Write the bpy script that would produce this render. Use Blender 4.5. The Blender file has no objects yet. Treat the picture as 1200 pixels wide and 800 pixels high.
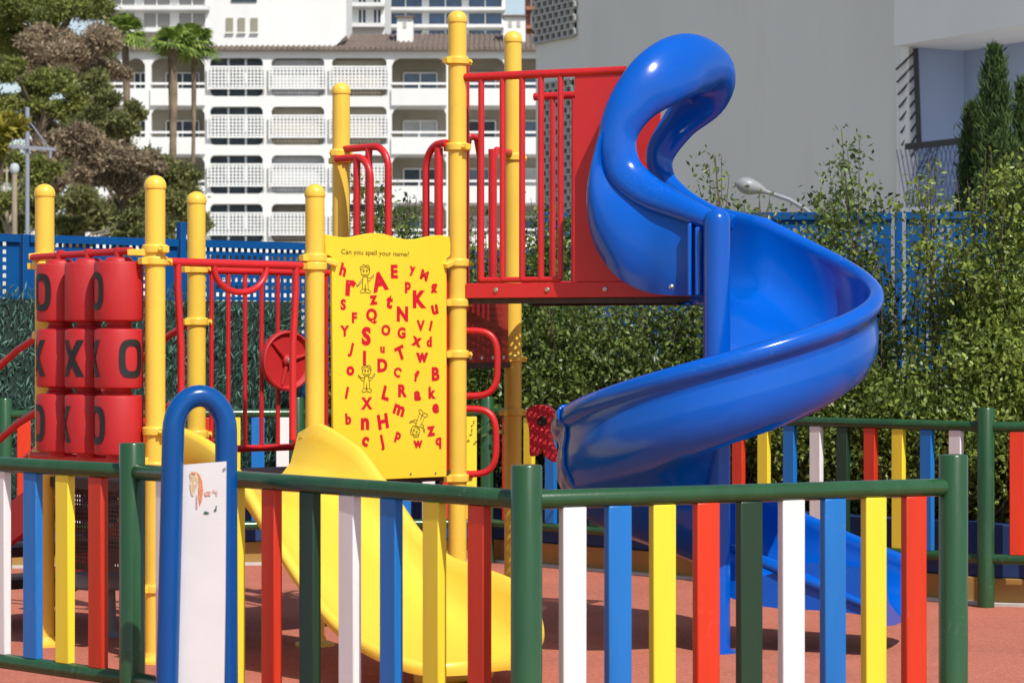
import bpy, bmesh, math, random
import numpy as np
from mathutils import Vector, Matrix, noise as mnoise
rnd = random.Random(7)
SC = bpy.context.scene
COL = SC.collection
F = 3060.0; CAMZ = 1.47
R = math.radians
V = Vector

def P(px, py, Y):
    return V(((px-600)/F*Y, Y, CAMZ-(py-400)/F*Y))

# ---------------------------------------------------------------- materials
MATS = {}
def mat(name, col, rough=0.5, var=0.0, vscale=6.0, bump=0.0, bscale=60.0, coat=0.0, col2=None, spec=0.5,
        metallic=0.0, dirt=0.0, dirtcol=(0.2,0.17,0.13), dscale=9.0, stretch=None):
    if name in MATS: return MATS[name]
    m = bpy.data.materials.new(name); m.use_nodes = True
    nt = m.node_tree; N = nt.nodes; L = nt.links
    b = N['Principled BSDF']
    b.inputs['Roughness'].default_value = rough
    b.inputs['Metallic'].default_value = metallic
    b.inputs['Specular IOR Level'].default_value = spec
    b.inputs['Coat Weight'].default_value = coat
    b.inputs['Coat Roughness'].default_value = 0.12
    geo = N.new('ShaderNodeNewGeometry')
    vec = geo.outputs['Position']
    if stretch:
        mp = N.new('ShaderNodeMapping'); mp.inputs['Scale'].default_value = stretch
        L.new(vec, mp.inputs['Vector']); vec = mp.outputs['Vector']
    n = N.new('ShaderNodeTexNoise'); n.inputs['Scale'].default_value = vscale
    n.inputs['Detail'].default_value = 5; n.inputs['Roughness'].default_value = 0.6
    L.new(vec, n.inputs['Vector'])
    if col2 is None: col2 = tuple(min(1, c*(1-var)) for c in col)
    mx = N.new('ShaderNodeMix'); mx.data_type = 'RGBA'
    mx.inputs['A'].default_value = (*col, 1); mx.inputs['B'].default_value = (*col2, 1)
    rp = N.new('ShaderNodeMapRange'); rp.inputs['From Min'].default_value = .35; rp.inputs['From Max'].default_value = .68
    L.new(n.outputs['Fac'], rp.inputs['Value']); L.new(rp.outputs['Result'], mx.inputs['Factor'])
    out = mx.outputs['Result']
    if dirt > 0:
        n2 = N.new('ShaderNodeTexNoise'); n2.inputs['Scale'].default_value = dscale; n2.inputs['Detail'].default_value = 8
        n2.inputs['Roughness'].default_value = .72
        L.new(vec, n2.inputs['Vector'])
        r2 = N.new('ShaderNodeMapRange'); r2.inputs['From Min'].default_value = .55; r2.inputs['From Max'].default_value = .8
        r2.inputs['To Max'].default_value = dirt
        L.new(n2.outputs['Fac'], r2.inputs['Value'])
        m2 = N.new('ShaderNodeMix'); m2.data_type = 'RGBA'; m2.inputs['B'].default_value = (*dirtcol, 1)
        L.new(out, m2.inputs['A']); L.new(r2.outputs['Result'], m2.inputs['Factor']); out = m2.outputs['Result']
    L.new(out, b.inputs['Base Color'])
    rr = N.new('ShaderNodeMapRange'); rr.inputs['To Min'].default_value = max(.05, rough-.07); rr.inputs['To Max'].default_value = min(1, rough+.1)
    L.new(n.outputs['Fac'], rr.inputs['Value']); L.new(rr.outputs['Result'], b.inputs['Roughness'])
    if bump > 0:
        nb = N.new('ShaderNodeTexNoise'); nb.inputs['Scale'].default_value = bscale; nb.inputs['Detail'].default_value = 4
        L.new(vec, nb.inputs['Vector'])
        bp = N.new('ShaderNodeBump'); bp.inputs['Strength'].default_value = bump; bp.inputs['Distance'].default_value = .01
        L.new(nb.outputs['Fac'], bp.inputs['Height']); L.new(bp.outputs['Normal'], b.inputs['Normal'])
    MATS[name] = m
    return m

def leafmat(name, c1, c2, rough=.45, trans=.25, scale=2.0):
    m = bpy.data.materials.new(name); m.use_nodes = True
    nt = m.node_tree; N = nt.nodes; L = nt.links
    b = N['Principled BSDF']; b.inputs['Roughness'].default_value = rough
    b.inputs['Specular IOR Level'].default_value = .4
    geo = N.new('ShaderNodeNewGeometry')
    n = N.new('ShaderNodeTexNoise'); n.inputs['Scale'].default_value = scale; n.inputs['Detail'].default_value = 3
    L.new(geo.outputs['Position'], n.inputs['Vector'])
    ad = N.new('ShaderNodeMath'); ad.operation = 'ADD'
    L.new(n.outputs['Fac'], ad.inputs[0]); L.new(geo.outputs['Random Per Island'], ad.inputs[1])
    rp = N.new('ShaderNodeMapRange'); rp.inputs['From Min'].default_value = .45; rp.inputs['From Max'].default_value = 1.5
    L.new(ad.outputs[0], rp.inputs['Value'])
    mx = N.new('ShaderNodeMix'); mx.data_type = 'RGBA'
    mx.inputs['A'].default_value = (*c1, 1); mx.inputs['B'].default_value = (*c2, 1)
    L.new(rp.outputs['Result'], mx.inputs['Factor'])
    L.new(mx.outputs['Result'], b.inputs['Base Color'])
    tr = N.new('ShaderNodeBsdfTranslucent'); L.new(mx.outputs['Result'], tr.inputs['Color'])
    ms = N.new('ShaderNodeMixShader'); ms.inputs['Fac'].default_value = trans
    L.new(b.outputs['BSDF'], ms.inputs[1]); L.new(tr.outputs['BSDF'], ms.inputs[2])
    L.new(ms.outputs['Shader'], N['Material Output'].inputs['Surface'])
    return m

yellow = mat('yellow powder coat', (.86,.555,.065), .36, .12, 3, .03, 120, dirt=.25, dirtcol=(.55,.30,.04), dscale=14)
yplast = mat('yellow moulded plastic', (.82,.57,.055), .32, .06, 2, .02, 90, dirt=.12, dirtcol=(.5,.38,.08))
ypanel = mat('yellow panel board', (.86,.61,.03), .35, .05, 5, .02, 150, dirt=.1, dirtcol=(.5,.4,.05))
red = mat('red powder coat', (.60,.016,.020), .36, .2, 4, .03, 130, dirt=.2, dirtcol=(.35,.06,.05), dscale=16)
redplast = mat('red moulded plastic', (.50,.017,.020), .5, .12, 4, .03, 110, dirt=.25, dirtcol=(.5,.10,.09), dscale=12, stretch=(1,1,.3))
redpanel = mat('red sheet panel', (.62,.022,.025), .4, .12, 2.5, .02, 100, dirt=.15, dirtcol=(.45,.06,.05))
blueslide = mat('blue slide plastic', (.0,.100,.54), .17, .18, 1.6, .02, 40, coat=0, spec=.42, dirt=.12, dirtcol=(.03,.17,.60), dscale=11)
bluepaint = mat('blue paint', (.004,.085,.38), .35, .15, 4, .03, 90, dirt=.15, dirtcol=(.03,.08,.2))
bluefence = mat('blue fence paint', (.0,.072,.26), .5, .2, 3, .03, 60, spec=.2, dirt=.25, dirtcol=(.008,.05,.17))
greenpaint = mat('dark green paint', (.022,.088,.032), .22, .3, 7, .04, 80, dirt=.3, dirtcol=(.10,.14,.10), dscale=20, stretch=(1,1,.25))
PK = {  # vertical streaks: wear, with reflections put into the colour too
 'white': mat('white slat paint', (.80,.80,.79), .4, .08, 6, .06, 70, dirt=.25, dirtcol=(.5,.48,.45), dscale=10, stretch=(1,1,.12)),
 'blue': mat('blue slat paint', (.008,.18,.58), .34, .25, 6, .06, 70, dirt=.22, dirtcol=(.12,.3,.6), dscale=10, stretch=(1,1,.12)),
 'yellow': mat('yellow slat paint', (.88,.70,.04), .4, .12, 6, .06, 70, dirt=.22, dirtcol=(.55,.42,.08), dscale=10, stretch=(1,1,.12)),
 'red': mat('red slat paint', (.66,.040,.012), .34, .25, 6, .06, 70, dirt=.3, dirtcol=(.42,.09,.05), dscale=10, stretch=(1,1,.12)),
 'green': mat('green slat paint', (.012,.05,.025), .38, .3, 6, .06, 70, dirt=.3, dirtcol=(.06,.10,.07), dscale=10, stretch=(1,1,.12)),
}
bolt = mat('galvanised steel', (.55,.54,.52), .35, .2, 20, metallic=.9)
black = mat('black print', (.012,.012,.014), .5)
redprint = mat('red letter print', (.58,.006,.02), .4, .1, 9)
brownprint = mat('brown line print', (.10,.055,.012), .5)
deckmat = mat('dark deck coating', (.05,.028,.024), .55, .3, 20, .1, 80)
redperf = mat('red perforated steel', (.34,.012,.02), .4, .2, 5)
greysteel = mat('grey painted steel', (.25,.27,.31), .5, .2, 4)
whiteboard = mat('white board', (.73,.74,.75), .35, .07, 5, .03, 30, dirt=.15, dirtcol=(.6,.6,.62), dscale=5)
stucco = mat('white stucco', (.80,.80,.79), .85, .08, .5, .15, 12, dirt=.3, dirtcol=(.55,.53,.50), dscale=1.2, stretch=(1,1,.35))
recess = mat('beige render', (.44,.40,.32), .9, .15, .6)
screenm = mat('white lattice screen', (.84,.845,.84), .7, .08, 2)
glassblue = mat('blue window glass', (.045,.10,.20), .12, .5, .8, spec=.8)
glassdark = mat('dark shutter', (.035,.06,.085), .4, .4, 1.2)
rooft = mat('brown roof tiles', (.20,.150,.125), .85, .35, 1.5, .4, 6)
greywall = mat('grey render', (.80,.785,.75), .9, .08, .35, .35, 14, dirt=.45, dirtcol=(.60,.57,.52), dscale=1.3, stretch=(1,1,.22))
palewall = mat('pale render', (.90,.89,.88), .9, .06, .5, .2, 14)
darkmetal = mat('black metal', (.025,.025,.03), .5)
brickm = mat('orange brick', (.38,.16,.09), .85, .25, 3)
ochre = mat('ochre wall paint', (.42,.23,.06), .8, .2, 2, .1, 40, dirt=.3)
wallblue = mat('dark blue wall paint', (.012,.05,.19), .7, .25, 2, .1, 40, dirt=.2, dirtcol=(.06,.08,.14))
bark = mat('bark', (.13,.09,.06), .9, .4, 5, .6, 20)
palebark = mat('pale bark', (.36,.30,.22), .9, .3, 4, .5, 15)
soil = mat('soil', (.06,.045,.03), .95, .4, 4, .5, 20)

def add_scratches(m, c, amt, sc=7, mask=.5):
    nt = m.node_tree; N = nt.nodes; L = nt.links; b = N['Principled BSDF']
    src = b.inputs['Base Color'].links[0].from_socket
    geo = N.new('ShaderNodeNewGeometry')
    n1 = N.new('ShaderNodeTexNoise'); n1.inputs['Scale'].default_value = sc; n1.inputs['Detail'].default_value = 3; n1.inputs['Distortion'].default_value = 1.2
    n2 = N.new('ShaderNodeTexNoise'); n2.inputs['Scale'].default_value = 2.3; n2.inputs['Detail'].default_value = 4
    for n in (n1, n2): L.new(geo.outputs['Position'], n.inputs['Vector'])
    a = N.new('ShaderNodeMath'); a.operation = 'SUBTRACT'; a.inputs[1].default_value = .5; L.new(n1.outputs['Fac'], a.inputs[0])
    ab = N.new('ShaderNodeMath'); ab.operation = 'ABSOLUTE'; L.new(a.outputs[0], ab.inputs[0])
    r1 = N.new('ShaderNodeMapRange'); r1.inputs['From Min'].default_value = .011; r1.inputs['From Max'].default_value = .003; L.new(ab.outputs[0], r1.inputs['Value'])
    r2 = N.new('ShaderNodeMapRange'); r2.inputs['From Min'].default_value = mask; r2.inputs['From Max'].default_value = mask+.12; r2.inputs['To Max'].default_value = amt
    L.new(n2.outputs['Fac'], r2.inputs['Value'])
    mu = N.new('ShaderNodeMath'); mu.operation = 'MULTIPLY'; L.new(r1.outputs['Result'], mu.inputs[0]); L.new(r2.outputs['Result'], mu.inputs[1])
    mx = N.new('ShaderNodeMix'); mx.data_type = 'RGBA'; mx.inputs['B'].default_value = (*c, 1)
    L.new(src, mx.inputs['A']); L.new(mu.outputs[0], mx.inputs['Factor']); L.new(mx.outputs['Result'], b.inputs['Base Color'])
add_scratches(blueslide, (.15,.30,.70), .16, 9, .56)
add_scratches(yellow, (.45,.30,.12), .5, 9, .55)
add_scratches(redplast, (.30,.05,.05), .5, 8, .55)
add_scratches(yplast, (.55,.42,.15), .35, 6, .52)
add_scratches(greenpaint, (.25,.32,.26), .3, 18, .54)
for _k in PK: add_scratches(PK[_k], (.45,.42,.38) if _k == 'white' else (.5,.45,.4), .12, 16, .55)
def add_speckle(m, c, amt=.5, sc=260):
    nt = m.node_tree; N = nt.nodes; L = nt.links; b = N['Principled BSDF']
    src = b.inputs['Base Color'].links[0].from_socket
    geo = N.new('ShaderNodeNewGeometry'); vo = N.new('ShaderNodeTexVoronoi'); vo.inputs['Scale'].default_value = sc
    L.new(geo.outputs['Position'], vo.inputs['Vector'])
    sp = N.new('ShaderNodeSeparateColor'); L.new(vo.outputs['Color'], sp.inputs['Color'])
    r = N.new('ShaderNodeMapRange'); r.inputs['From Min'].default_value = .45; r.inputs['From Max'].default_value = 1; r.inputs['To Max'].default_value = amt
    L.new(sp.outputs['Red'], r.inputs['Value'])
    mx = N.new('ShaderNodeMix'); mx.data_type = 'RGBA'; mx.inputs['B'].default_value = (*c, 1)
    L.new(src, mx.inputs['A']); L.new(r.outputs['Result'], mx.inputs['Factor']); L.new(mx.outputs['Result'], b.inputs['Base Color'])
rubber = mat('terracotta rubber', (.50,.140,.088), .9, .25, .9, .6, 160, dirt=.45, dirtcol=(.27,.10,.075), dscale=1.7)
add_speckle(rubber, (.62,.25,.17), .6, 110)
earth = mat('dry earth', (.24,.21,.16), .95, .3, .2, .3, 5)

# ---------------------------------------------------------------- mesh builder
class MB:
    def __init__(s): s.v = []; s.f = []
    def add(s, vs, fs):
        o = len(s.v); s.v += [V(v) for v in vs]; s.f += [tuple(i+o for i in f) for f in fs]
        return s
    def box(s, c, size, rz=0.0, M=None):
        x, y, z = size[0]/2, size[1]/2, size[2]/2
        m = M if M is not None else Matrix.Rotation(rz, 3, 'Z')
        vs = [V(c)+m@V((sx*x, sy*y, sz*z)) for sz in (-1,1) for sy in (-1,1) for sx in (-1,1)]
        return s.add(vs, [(0,2,3,1),(4,5,7,6),(0,1,5,4),(2,6,7,3),(0,4,6,2),(1,3,7,5)])
    def bar(s, a, b, w, h, up=V((0,0,1))):
        a = V(a); b = V(b); d = (b-a); l = d.length; d.normalize()
        sx = d.cross(up)
        if sx.length < 1e-5: sx = d.cross(V((0,1,0)))
        sx.normalize(); u = sx.cross(d)
        M = Matrix((d, sx, u)).transposed()
        return s.box((a+b)/2, (l, w, h), M=M)
    def tube(s, path, r, seg=14, cap=True, dome=False):
        path = [V(p) for p in path]; n = len(path)
        rs = r if isinstance(r, (list, tuple)) else [r]*n
        if dome:
            d0 = (path[0]-path[1]).normalized(); d1 = (path[-1]-path[-2]).normalized()
            a = [(path[0]+d0*rs[0]*k, rs[0]*math.sqrt(max(0, 1-k*k))) for k in (.98,.85,.55)]
            b = [(path[-1]+d1*rs[-1]*k, rs[-1]*math.sqrt(max(0, 1-k*k))) for k in (.55,.85,.98)]
            path = [x[0] for x in a]+path+[x[0] for x in b]; rs = [x[1] for x in a]+list(rs)+[x[1] for x in b]; n = len(path)
        vs = []; up = None
        for i in range(n):
            t = (path[min(i+1,n-1)]-path[max(i-1,0)]).normalized()
            if up is None:
                up = V((0,0,1)) if abs(t.z) < .9 else V((0,1,0))
            up = (up - t*up.dot(t)).normalized()
            sd = t.cross(up)
            for k in range(seg):
                a = 2*math.pi*k/seg
                vs.append(path[i]+(up*math.cos(a)+sd*math.sin(a))*rs[i])
        fs = [(i*seg+k, i*seg+(k+1)%seg, (i+1)*seg+(k+1)%seg, (i+1)*seg+k) for i in range(n-1) for k in range(seg)]
        if cap:
            fs += [tuple(range(seg-1,-1,-1)), tuple((n-1)*seg+k for k in range(seg))]
        return s.add(vs, fs)
    def loft(s, rings, closed=True, caps=True):
        n = len(rings[0]); vs = [p for r in rings for p in r]; fs = []
        for i in range(len(rings)-1):
            for k in range(n if closed else n-1):
                fs.append((i*n+k, i*n+(k+1)%n, (i+1)*n+(k+1)%n, (i+1)*n+k))
        if caps and closed:
            fs += [tuple(range(n-1,-1,-1)), tuple((len(rings)-1)*n+k for k in range(n))]
        return s.add(vs, fs)
    def lathe(s, prof, base, seg=28, axis=None):
        # prof: (r, h) list ; axis matrix maps local z
        M = axis if axis is not None else Matrix.Identity(3)
        vs = []; 
        for r, h in prof:
            for k in range(seg):
                a = 2*math.pi*k/seg
                vs.append(V(base)+M@V((r*math.cos(a), r*math.sin(a), h)))
        fs = [(i*seg+k, i*seg+(k+1)%seg, (i+1)*seg+(k+1)%seg, (i+1)*seg+k) for i in range(len(prof)-1) for k in range(seg)]
        fs += [tuple(range(seg-1,-1,-1)), tuple((len(prof)-1)*seg+k for k in range(seg))]
        return s.add(vs, fs)
    def prism(s, poly, o, ax, ay, th):
        # poly of 2D points in plane (o, ax, ay) extruded by vector th
        o = V(o); n = len(poly)
        a = [o+V(ax)*x+V(ay)*y for x, y in poly]
        return s.add(a+[p+V(th) for p in a],
                     [tuple(range(n)), tuple(range(2*n-1, n-1, -1))]+[(i, i+n, (i+1)%n+n, (i+1)%n) for i in range(n)])
    def perf(s, o, ax, ay, nx, ny, pitch, hole, th, m=(0,0,0,0)):
        # perforated plate: nx x ny cells with square holes, margins m = left,right,bottom,top
        o = V(o); ax = V(ax); ay = V(ay); nn = V(th)
        W = nx*pitch; H = ny*pitch; d = (pitch-hole)/2
        def q(x0, y0, x1, y1):
            a = [o+ax*x0+ay*y0, o+ax*x1+ay*y0, o+ax*x1+ay*y1, o+ax*x0+ay*y1]
            s.add(a+[p+nn for p in a], [(0,1,2,3),(7,6,5,4),(0,4,5,1),(1,5,6,2),(2,6,7,3),(3,7,4,0)])
        for j in range(ny+1):   # horizontal strips
            y0 = j*pitch-d if j else 0; y1 = j*pitch+d if j < ny else H
            q(0, y0, W, y1)
        for j in range(ny):
            y0 = j*pitch+d; y1 = (j+1)*pitch-d
            for i in range(nx+1):
                x0 = i*pitch-d if i else 0; x1 = i*pitch+d if i < nx else W
                q(x0, y0, x1, y1)
        l, r, b, t = m
        if l: q(-l, -b, 0, H+t)
        if r: q(W, -b, W+r, H+t)
        if b: q(0, -b, W, 0)
        if t: q(0, H, W, H+t)
        return s

WL = {}
def obj(name, mb, m, parent=None, smooth=True, bevel=0.0, ang=40):
    vs = mb.v
    if parent is None:
        lo = V([min(v[i] for v in vs) for i in range(3)]); hi = V([max(v[i] for v in vs) for i in range(3)])
        org = V(((lo.x+hi.x)/2, (lo.y+hi.y)/2, lo.z))
    else:
        lo = V([min(v[i] for v in vs) for i in range(3)]); hi = V([max(v[i] for v in vs) for i in range(3)])
        org = (lo+hi)/2
    me = bpy.data.meshes.new(name)
    me.from_pydata([v-org for v in vs], [], mb.f)
    me.materials.append(m)
    bm = bmesh.new(); bm.from_mesh(me); bmesh.ops.recalc_face_normals(bm, faces=bm.faces); bm.to_mesh(me); bm.free()
    if smooth:
        me.polygons.foreach_set('use_smooth', [True]*len(me.polygons))
        me.set_sharp_from_angle(angle=R(ang))
    o = bpy.data.objects.new(name, me); COL.objects.link(o)
    if parent is not None:
        o.parent = parent; o.location = org-WL[parent]
    else:
        o.location = org
    WL[o] = org
    if bevel:
        b = o.modifiers.new('bevel', 'BEVEL'); b.width = bevel; b.segments = 2; b.limit_method = 'ANGLE'; b.angle_limit = R(35)
    return o
def tag(o, label=None, cat=None, group=None, kind=None):
    if label: o['label'] = label
    if cat: o['category'] = cat
    if group: o['group'] = group
    if kind: o['kind'] = kind
    return o
def thing(name, loc, label, cat, group=None):
    o = bpy.data.objects.new(name, None); COL.objects.link(o); o.location = loc; o.empty_display_size = .2
    WL[o] = V(loc)
    return tag(o, label, cat, group)
def cr(pts, n=8):
    """Catmull-Rom through tuples of any dimension"""
    pts = [tuple(p) for p in pts]; out = []
    for i in range(len(pts)-1):
        p0 = pts[max(i-1,0)]; p1 = pts[i]; p2 = pts[i+1]; p3 = pts[min(i+2,len(pts)-1)]
        for k in range(n):
            t = k/n
            out.append(tuple(.5*(2*b+(c-a)*t+(2*a-5*b+4*c-d)*t*t+(3*b-a-3*c+d)*t**3) for a, b, c, d in zip(p0,p1,p2,p3)))
    out.append(pts[-1]); return out
def lerp(tab, x):
    if x <= tab[0][0]: return tab[0][1]
    for (a, b), (c, d) in zip(tab, tab[1:]):
        if x <= c: return b+(d-b)*(x-a)/(c-a)
    return tab[-1][1]

# ---------------------------------------------------------------- setting
g = MB().add([(-600,-60,0),(600,-60,0),(600,900,0),(-600,900,0)], [(0,1,2,3)])
tag(obj('ground', g, earth, smooth=False), kind='structure')
g = MB().add([(-9,1,.004),(9,1,.004),(9,13.2,.004),(4.0,14.2,.004),(2.75,14.62,.004),(-.1,17.45,.004),(-9,16.6,.004)], [(0,1,2,3,4,5,6)])
tag(obj('playground_surface', g, rubber, smooth=False), kind='structure')

# ---------------------------------------------------------------- front fence
def picket_line(root, A, B, picks, zb, zt, thick=.034, w=.08):
    A = V(A); B = V(B); d = (B-A); rz = math.atan2(d.y, d.x)
    for f, c in picks:
        p = A+d*f
        m = MB().box((p.x, p.y, (zb+zt)/2+rnd.uniform(-.001,.001)), (w+rnd.uniform(-.002,.002), thick, zt-zb), rz+rnd.uniform(-.02,.02))
        o = obj('picket', m, PK[c], root, bevel=.004)
def fence_post(root, p, h=1.105, r=.047):
    prof = [(r,0),(r,h-.006),(r-.004,h-.001),(r-.012,h)]
    obj('post', MB().lathe(prof, (p[0],p[1],0), 30), greenpaint, root)
def rail(root, a, b, z, r=.029, ends=True):
    a = V((a[0],a[1],z)); b = V((b[0],b[1],z))
    obj('rail', MB().tube([a, a.lerp(b,.5), b], r, 18, dome=True), greenpaint, root)
PL = V((-1.373,9.44,0)); PM = V((.043,7.75,0)); PR = V((1.428,8.45,0)); PX = PL+V((-.725,.69,0))*2.0
ff = thing('picket_fence', (0,8.4,0), 'colourful picket fence with green posts in the foreground, in front of the slides', 'fence')
for p in (PX, PL, PM, PR): fence_post(ff, p)
for a, b in ((PX,PL),(PL,PM),(PM,PR)):
    u = (b-a).normalized()*.04
    for z in (1.0, .25): rail(ff, a+u, b-u, z)
cyc = ['white','blue','yellow','red','green']
picket_line(ff, PL, PM, [(.1*(i+1), c) for i, c in enumerate(['white','blue','yellow','red','green','white','blue','yellow','red'])], .275, .975)
picket_line(ff, PM, PR, [(.1*(i+1), c) for i, c in enumerate(['white','blue','yellow','red','green','white','blue','yellow','red'])], .275, .975)
picket_line(ff, PX, PL, [(.1*(i+1), c) for i, c in enumerate(['red','yellow','blue','white','green','white','blue','yellow','red'])], .275, .975)
picket_line(ff, PR, PR+V((.17,1.0,0)), [(.13, 'yellow')], .275, 1.07)

# ---------------------------------------------------------------- back fence
Q1 = V((-4.6,16.62,0)); Q2 = V((-.165,17.3,0)); QM = V((1.225,15.86,0)); Q3 = V((2.617,14.42,0)); Q4 = V((5.6,13.6,0))
QA = Q1.lerp(Q2,.30); QB = Q1.lerp(Q2,.72)
bf = thing('picket_fence', (0,16,0), 'colourful picket fence along the hedge, behind the climbing frame and the spiral slide', 'fence')
for p in (Q1,QA,QB,Q2,QM,Q3,Q4): fence_post(bf, p)
for a, b in ((Q1,QA),(QA,QB),(QB,Q2),(Q2,QM),(QM,Q3),(Q3,Q4)):
    u = (b-a).normalized()*.04
    for z in (1.0, .27): rail(bf, a+u, b-u, z)
c2 = ['red','yellow','blue','white','green']
for a, b in ((Q2,QM),(QM,Q3)):
    picket_line(bf, a, b, [(.1*(i+1), c2[i%5]) for i in range(9)], .295, .975, w=.082)
picket_line(bf, Q3, Q4, [((.2*(i+.85))/(Q4-Q3).length, c2[i%5]) for i in range(14)], .295, .975, w=.082)
d = Q2-Q1; picks = []
for px, c in [(-34,'green'),(-2,'yellow'),(28,'red'),(58,'green'),(88,'white'),(117,'blue'),(146,'yellow'),(170,'red'),(210,'green'),(240,'red'),(274,'yellow'),(302,'blue'),(331,'white'),(360,'green'),
              (418,'red'),(446,'yellow'),(474,'blue'),(502,'white'),(526,'red'),(551,'yellow')]:
    k = (px-600)/F; f = (k*Q1.y-Q1.x)/(d.x-k*d.y); picks.append((f, c))
picket_line(bf, Q1, Q2, picks, .295, .975, w=.085)

# planter wall right behind the back fence
def offset_line(pts, o):
    out = []
    for i, p in enumerate(pts):
        a = pts[max(i-1,0)]; b = pts[min(i+1,len(pts)-1)]
        d = (b-a).normalized(); n = V((-d.y, d.x, 0))
        out.append(p+n*o)
    return out
base = [Q1+V((-2.5,-.35,0)), Q1, Q2, Q3, Q4, Q4+V((3,-.8,0))]
def strip(pts, o0, o1, z0, z1):
    a = offset_line(pts, o0); b = offset_line(pts, o1)
    return MB().loft([[V((p.x,p.y,z0)), V((p.x,p.y,z1)), V((q.x,q.y,z1)), V((q.x,q.y,z0))] for p, q in zip(a, b)])
pw = thing('planter_wall', (0,17,0), 'low planter wall painted blue with an ochre base, running behind the back picket fence', 'wall')
obj('blue_band', strip(base, .15, .33, .155, .45), wallblue, pw, bevel=.006)
obj('ochre_base', strip(base, .13, .33, .0, .152), ochre, pw, bevel=.006)
obj('white_kerb', strip(base, .06, .127, .0, .02), mat('white kerb paint', (.6,.58,.54), .8, .2, 4), pw)
tag(obj('soil', strip(base, .331, 3.0, .0, .40), soil), kind='structure')

# ---------------------------------------------------------------- climbing frame
A = V((-2.255,12.60,0)); B = V((-1.633,11.95,0)); D = V((-.952,12.61,0)); C = V((-1.600,13.24,0))
E = V((-.905,13.83,0)); Fp = V((-.276,13.19,0)); G = V((.005,14.06,0))
pg = thing('climbing_frame', (-.9,12.9,0), 'red and yellow playground climbing frame with letter drums, alphabet board and two slides', 'playground')
PR_ = .0465
def post(p, h, clamps, holes=()):
    o = obj('post', MB().lathe([(PR_,0),(PR_,h-.055)], p, 30), yellow, pg)
    prof = [(PR_+.0035, h-.062),(PR_+.0045, h-.058),(PR_+.004, h-.042)]
    prof += [(( PR_+.003)*math.cos(a), h-.042+.042*math.sin(a)) for a in [R(x) for x in (12,28,45,60,74,86)]]
    obj('cap', MB().lathe(prof, p, 30), yellow, o)
    for c in clamps:
        z, ang = c
        m = MB().lathe([(PR_+.001,z-.021),(PR_+.012,z-.017),(PR_+.013,z+.014),(PR_+.008,z+.021),(PR_+.001,z+.021)], p, 26)
        for s in (0, math.pi):
            dr = V((math.cos(ang+s), math.sin(ang+s), 0))
            m.box(V(p)+dr*(PR_+.022)+V((0,0,z-.002)), (.034,.036,.03), ang+s)
            m.lathe([(.008,0),(.008,.012),(.005,.016)], V(p)+dr*(PR_+.024)+V((math.sin(ang+s)*.018*1, -math.cos(ang+s)*.018, z-.002)), 10,
                    Matrix.Rotation(ang+s, 3, 'Z')@Matrix.Rotation(R(90), 3, 'X'))
        obj('clamp', m, yellow, o, bevel=.003)
    obj('base_flange', MB().lathe([(PR_+.05,.004),(PR_+.05,.016),(PR_+.01,.03),(PR_+.004,.05)], p, 24), yellow, o)
    return o
aBD = math.atan2(.66,.681); aAB = math.atan2(-.65,.62)
post(A, 2.23, [(1.875,aAB),(1.835,aAB+.5),(1.50,aAB),(.93,aAB)])
post(B, 2.23, [(1.892,aAB),(1.838,aBD),(1.06,aAB),(.90,aBD),(.34,aBD)])
post(D, 2.23, [(1.873,aBD),(1.833,aBD+.3),(1.0,aBD)])
post(C, 2.23, [(1.835,aBD),(1.57,aBD),(1.0,aBD)])
post(E, 2.84, [(2.465,aBD+.4),(2.43,aAB),(1.83,aBD)])
post(Fp, 3.14, [(2.885,aBD),(2.45,aAB),(1.866,aBD),(1.664,aBD),(1.405,aBD),(.78,aBD)])
post(G, 3.14, [(2.46,aBD),(1.378,aBD),(1.09,aBD)])

def rod(name, path, r, m=red, seg=12, dome=False, parent=pg):
    return obj(name, MB().tube(path, r, seg, dome=dome), m, parent)
def at(p, q, f, z, off=0.0):
    d = (q-p); n = V((d.y,-d.x,0)).normalized()
    r = p+d*f+n*off; return V((r.x, r.y, z))

# decks
def deck(pts, z, th=.03):
    pts = [V((p.x,p.y,z-th)) for p in pts]
    return MB().prism([(p.x,p.y) for p in pts], (0,0,z-th), (1,0,0), (0,1,0), (0,0,th))
obj('deck', deck([A,B,D,Fp,E,C], .82, .05), deckmat, pg)
obj('deck', deck([E,Fp,G], 1.37, .04), deckmat, pg)
u = V((.912,-.41,0)).normalized(); nb = V((.41,.912,0)).normalized()
def FU(t, w, z): 
    p = Fp+u*t+nb*w; return V((p.x,p.y,z))

# noughts and crosses panel between A and B
off = .10
top = [at(A,B,.04,1.872,off), at(A,B,.5,1.878,off), at(A,B,.95,1.884,off)]
rod('drum_rail', top, .016)
rod('drum_rail', [at(A,B,.05,.925,off), at(A,B,.99,.925,off)], .018)
for z in (1.876,.925):
    for f in (.0,1.0):
        a = at(A,B,f,z,.03); b = at(A,B,f+(.06 if f < .5 else -.07),z,off+.01)
        obj('bracket', MB().bar(a, b, .034, .03), yellow, pg, bevel=.004)
dAB = (B-A).normalized(); nAB = V((dAB.y,-dAB.x,0))
def wrap(mesh2d, cx, cy, cz, rad, ang0):
    vs = []
    for x, y in mesh2d:
        a = ang0 + x/rad
        vs.append(V((cx+rad*math.sin(a), cy-rad*math.cos(a), cz+y)))
    return vs
def X_mark(h=.17, w=.125, t=.032):
    v = []; f = []
    for sgn in (1,-1):
        n = 14; o = len(v)
        for i in range(n+1):
            k = i/n; x = sgn*(k-.5)*(w-t); y = (k-.5)*h
            v += [(x-t*.58, y), (x+t*.58, y)]
        f += [(o+2*i, o+2*i+1, o+2*i+3, o+2*i+2) for i in range(n)]
    return v, f
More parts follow.
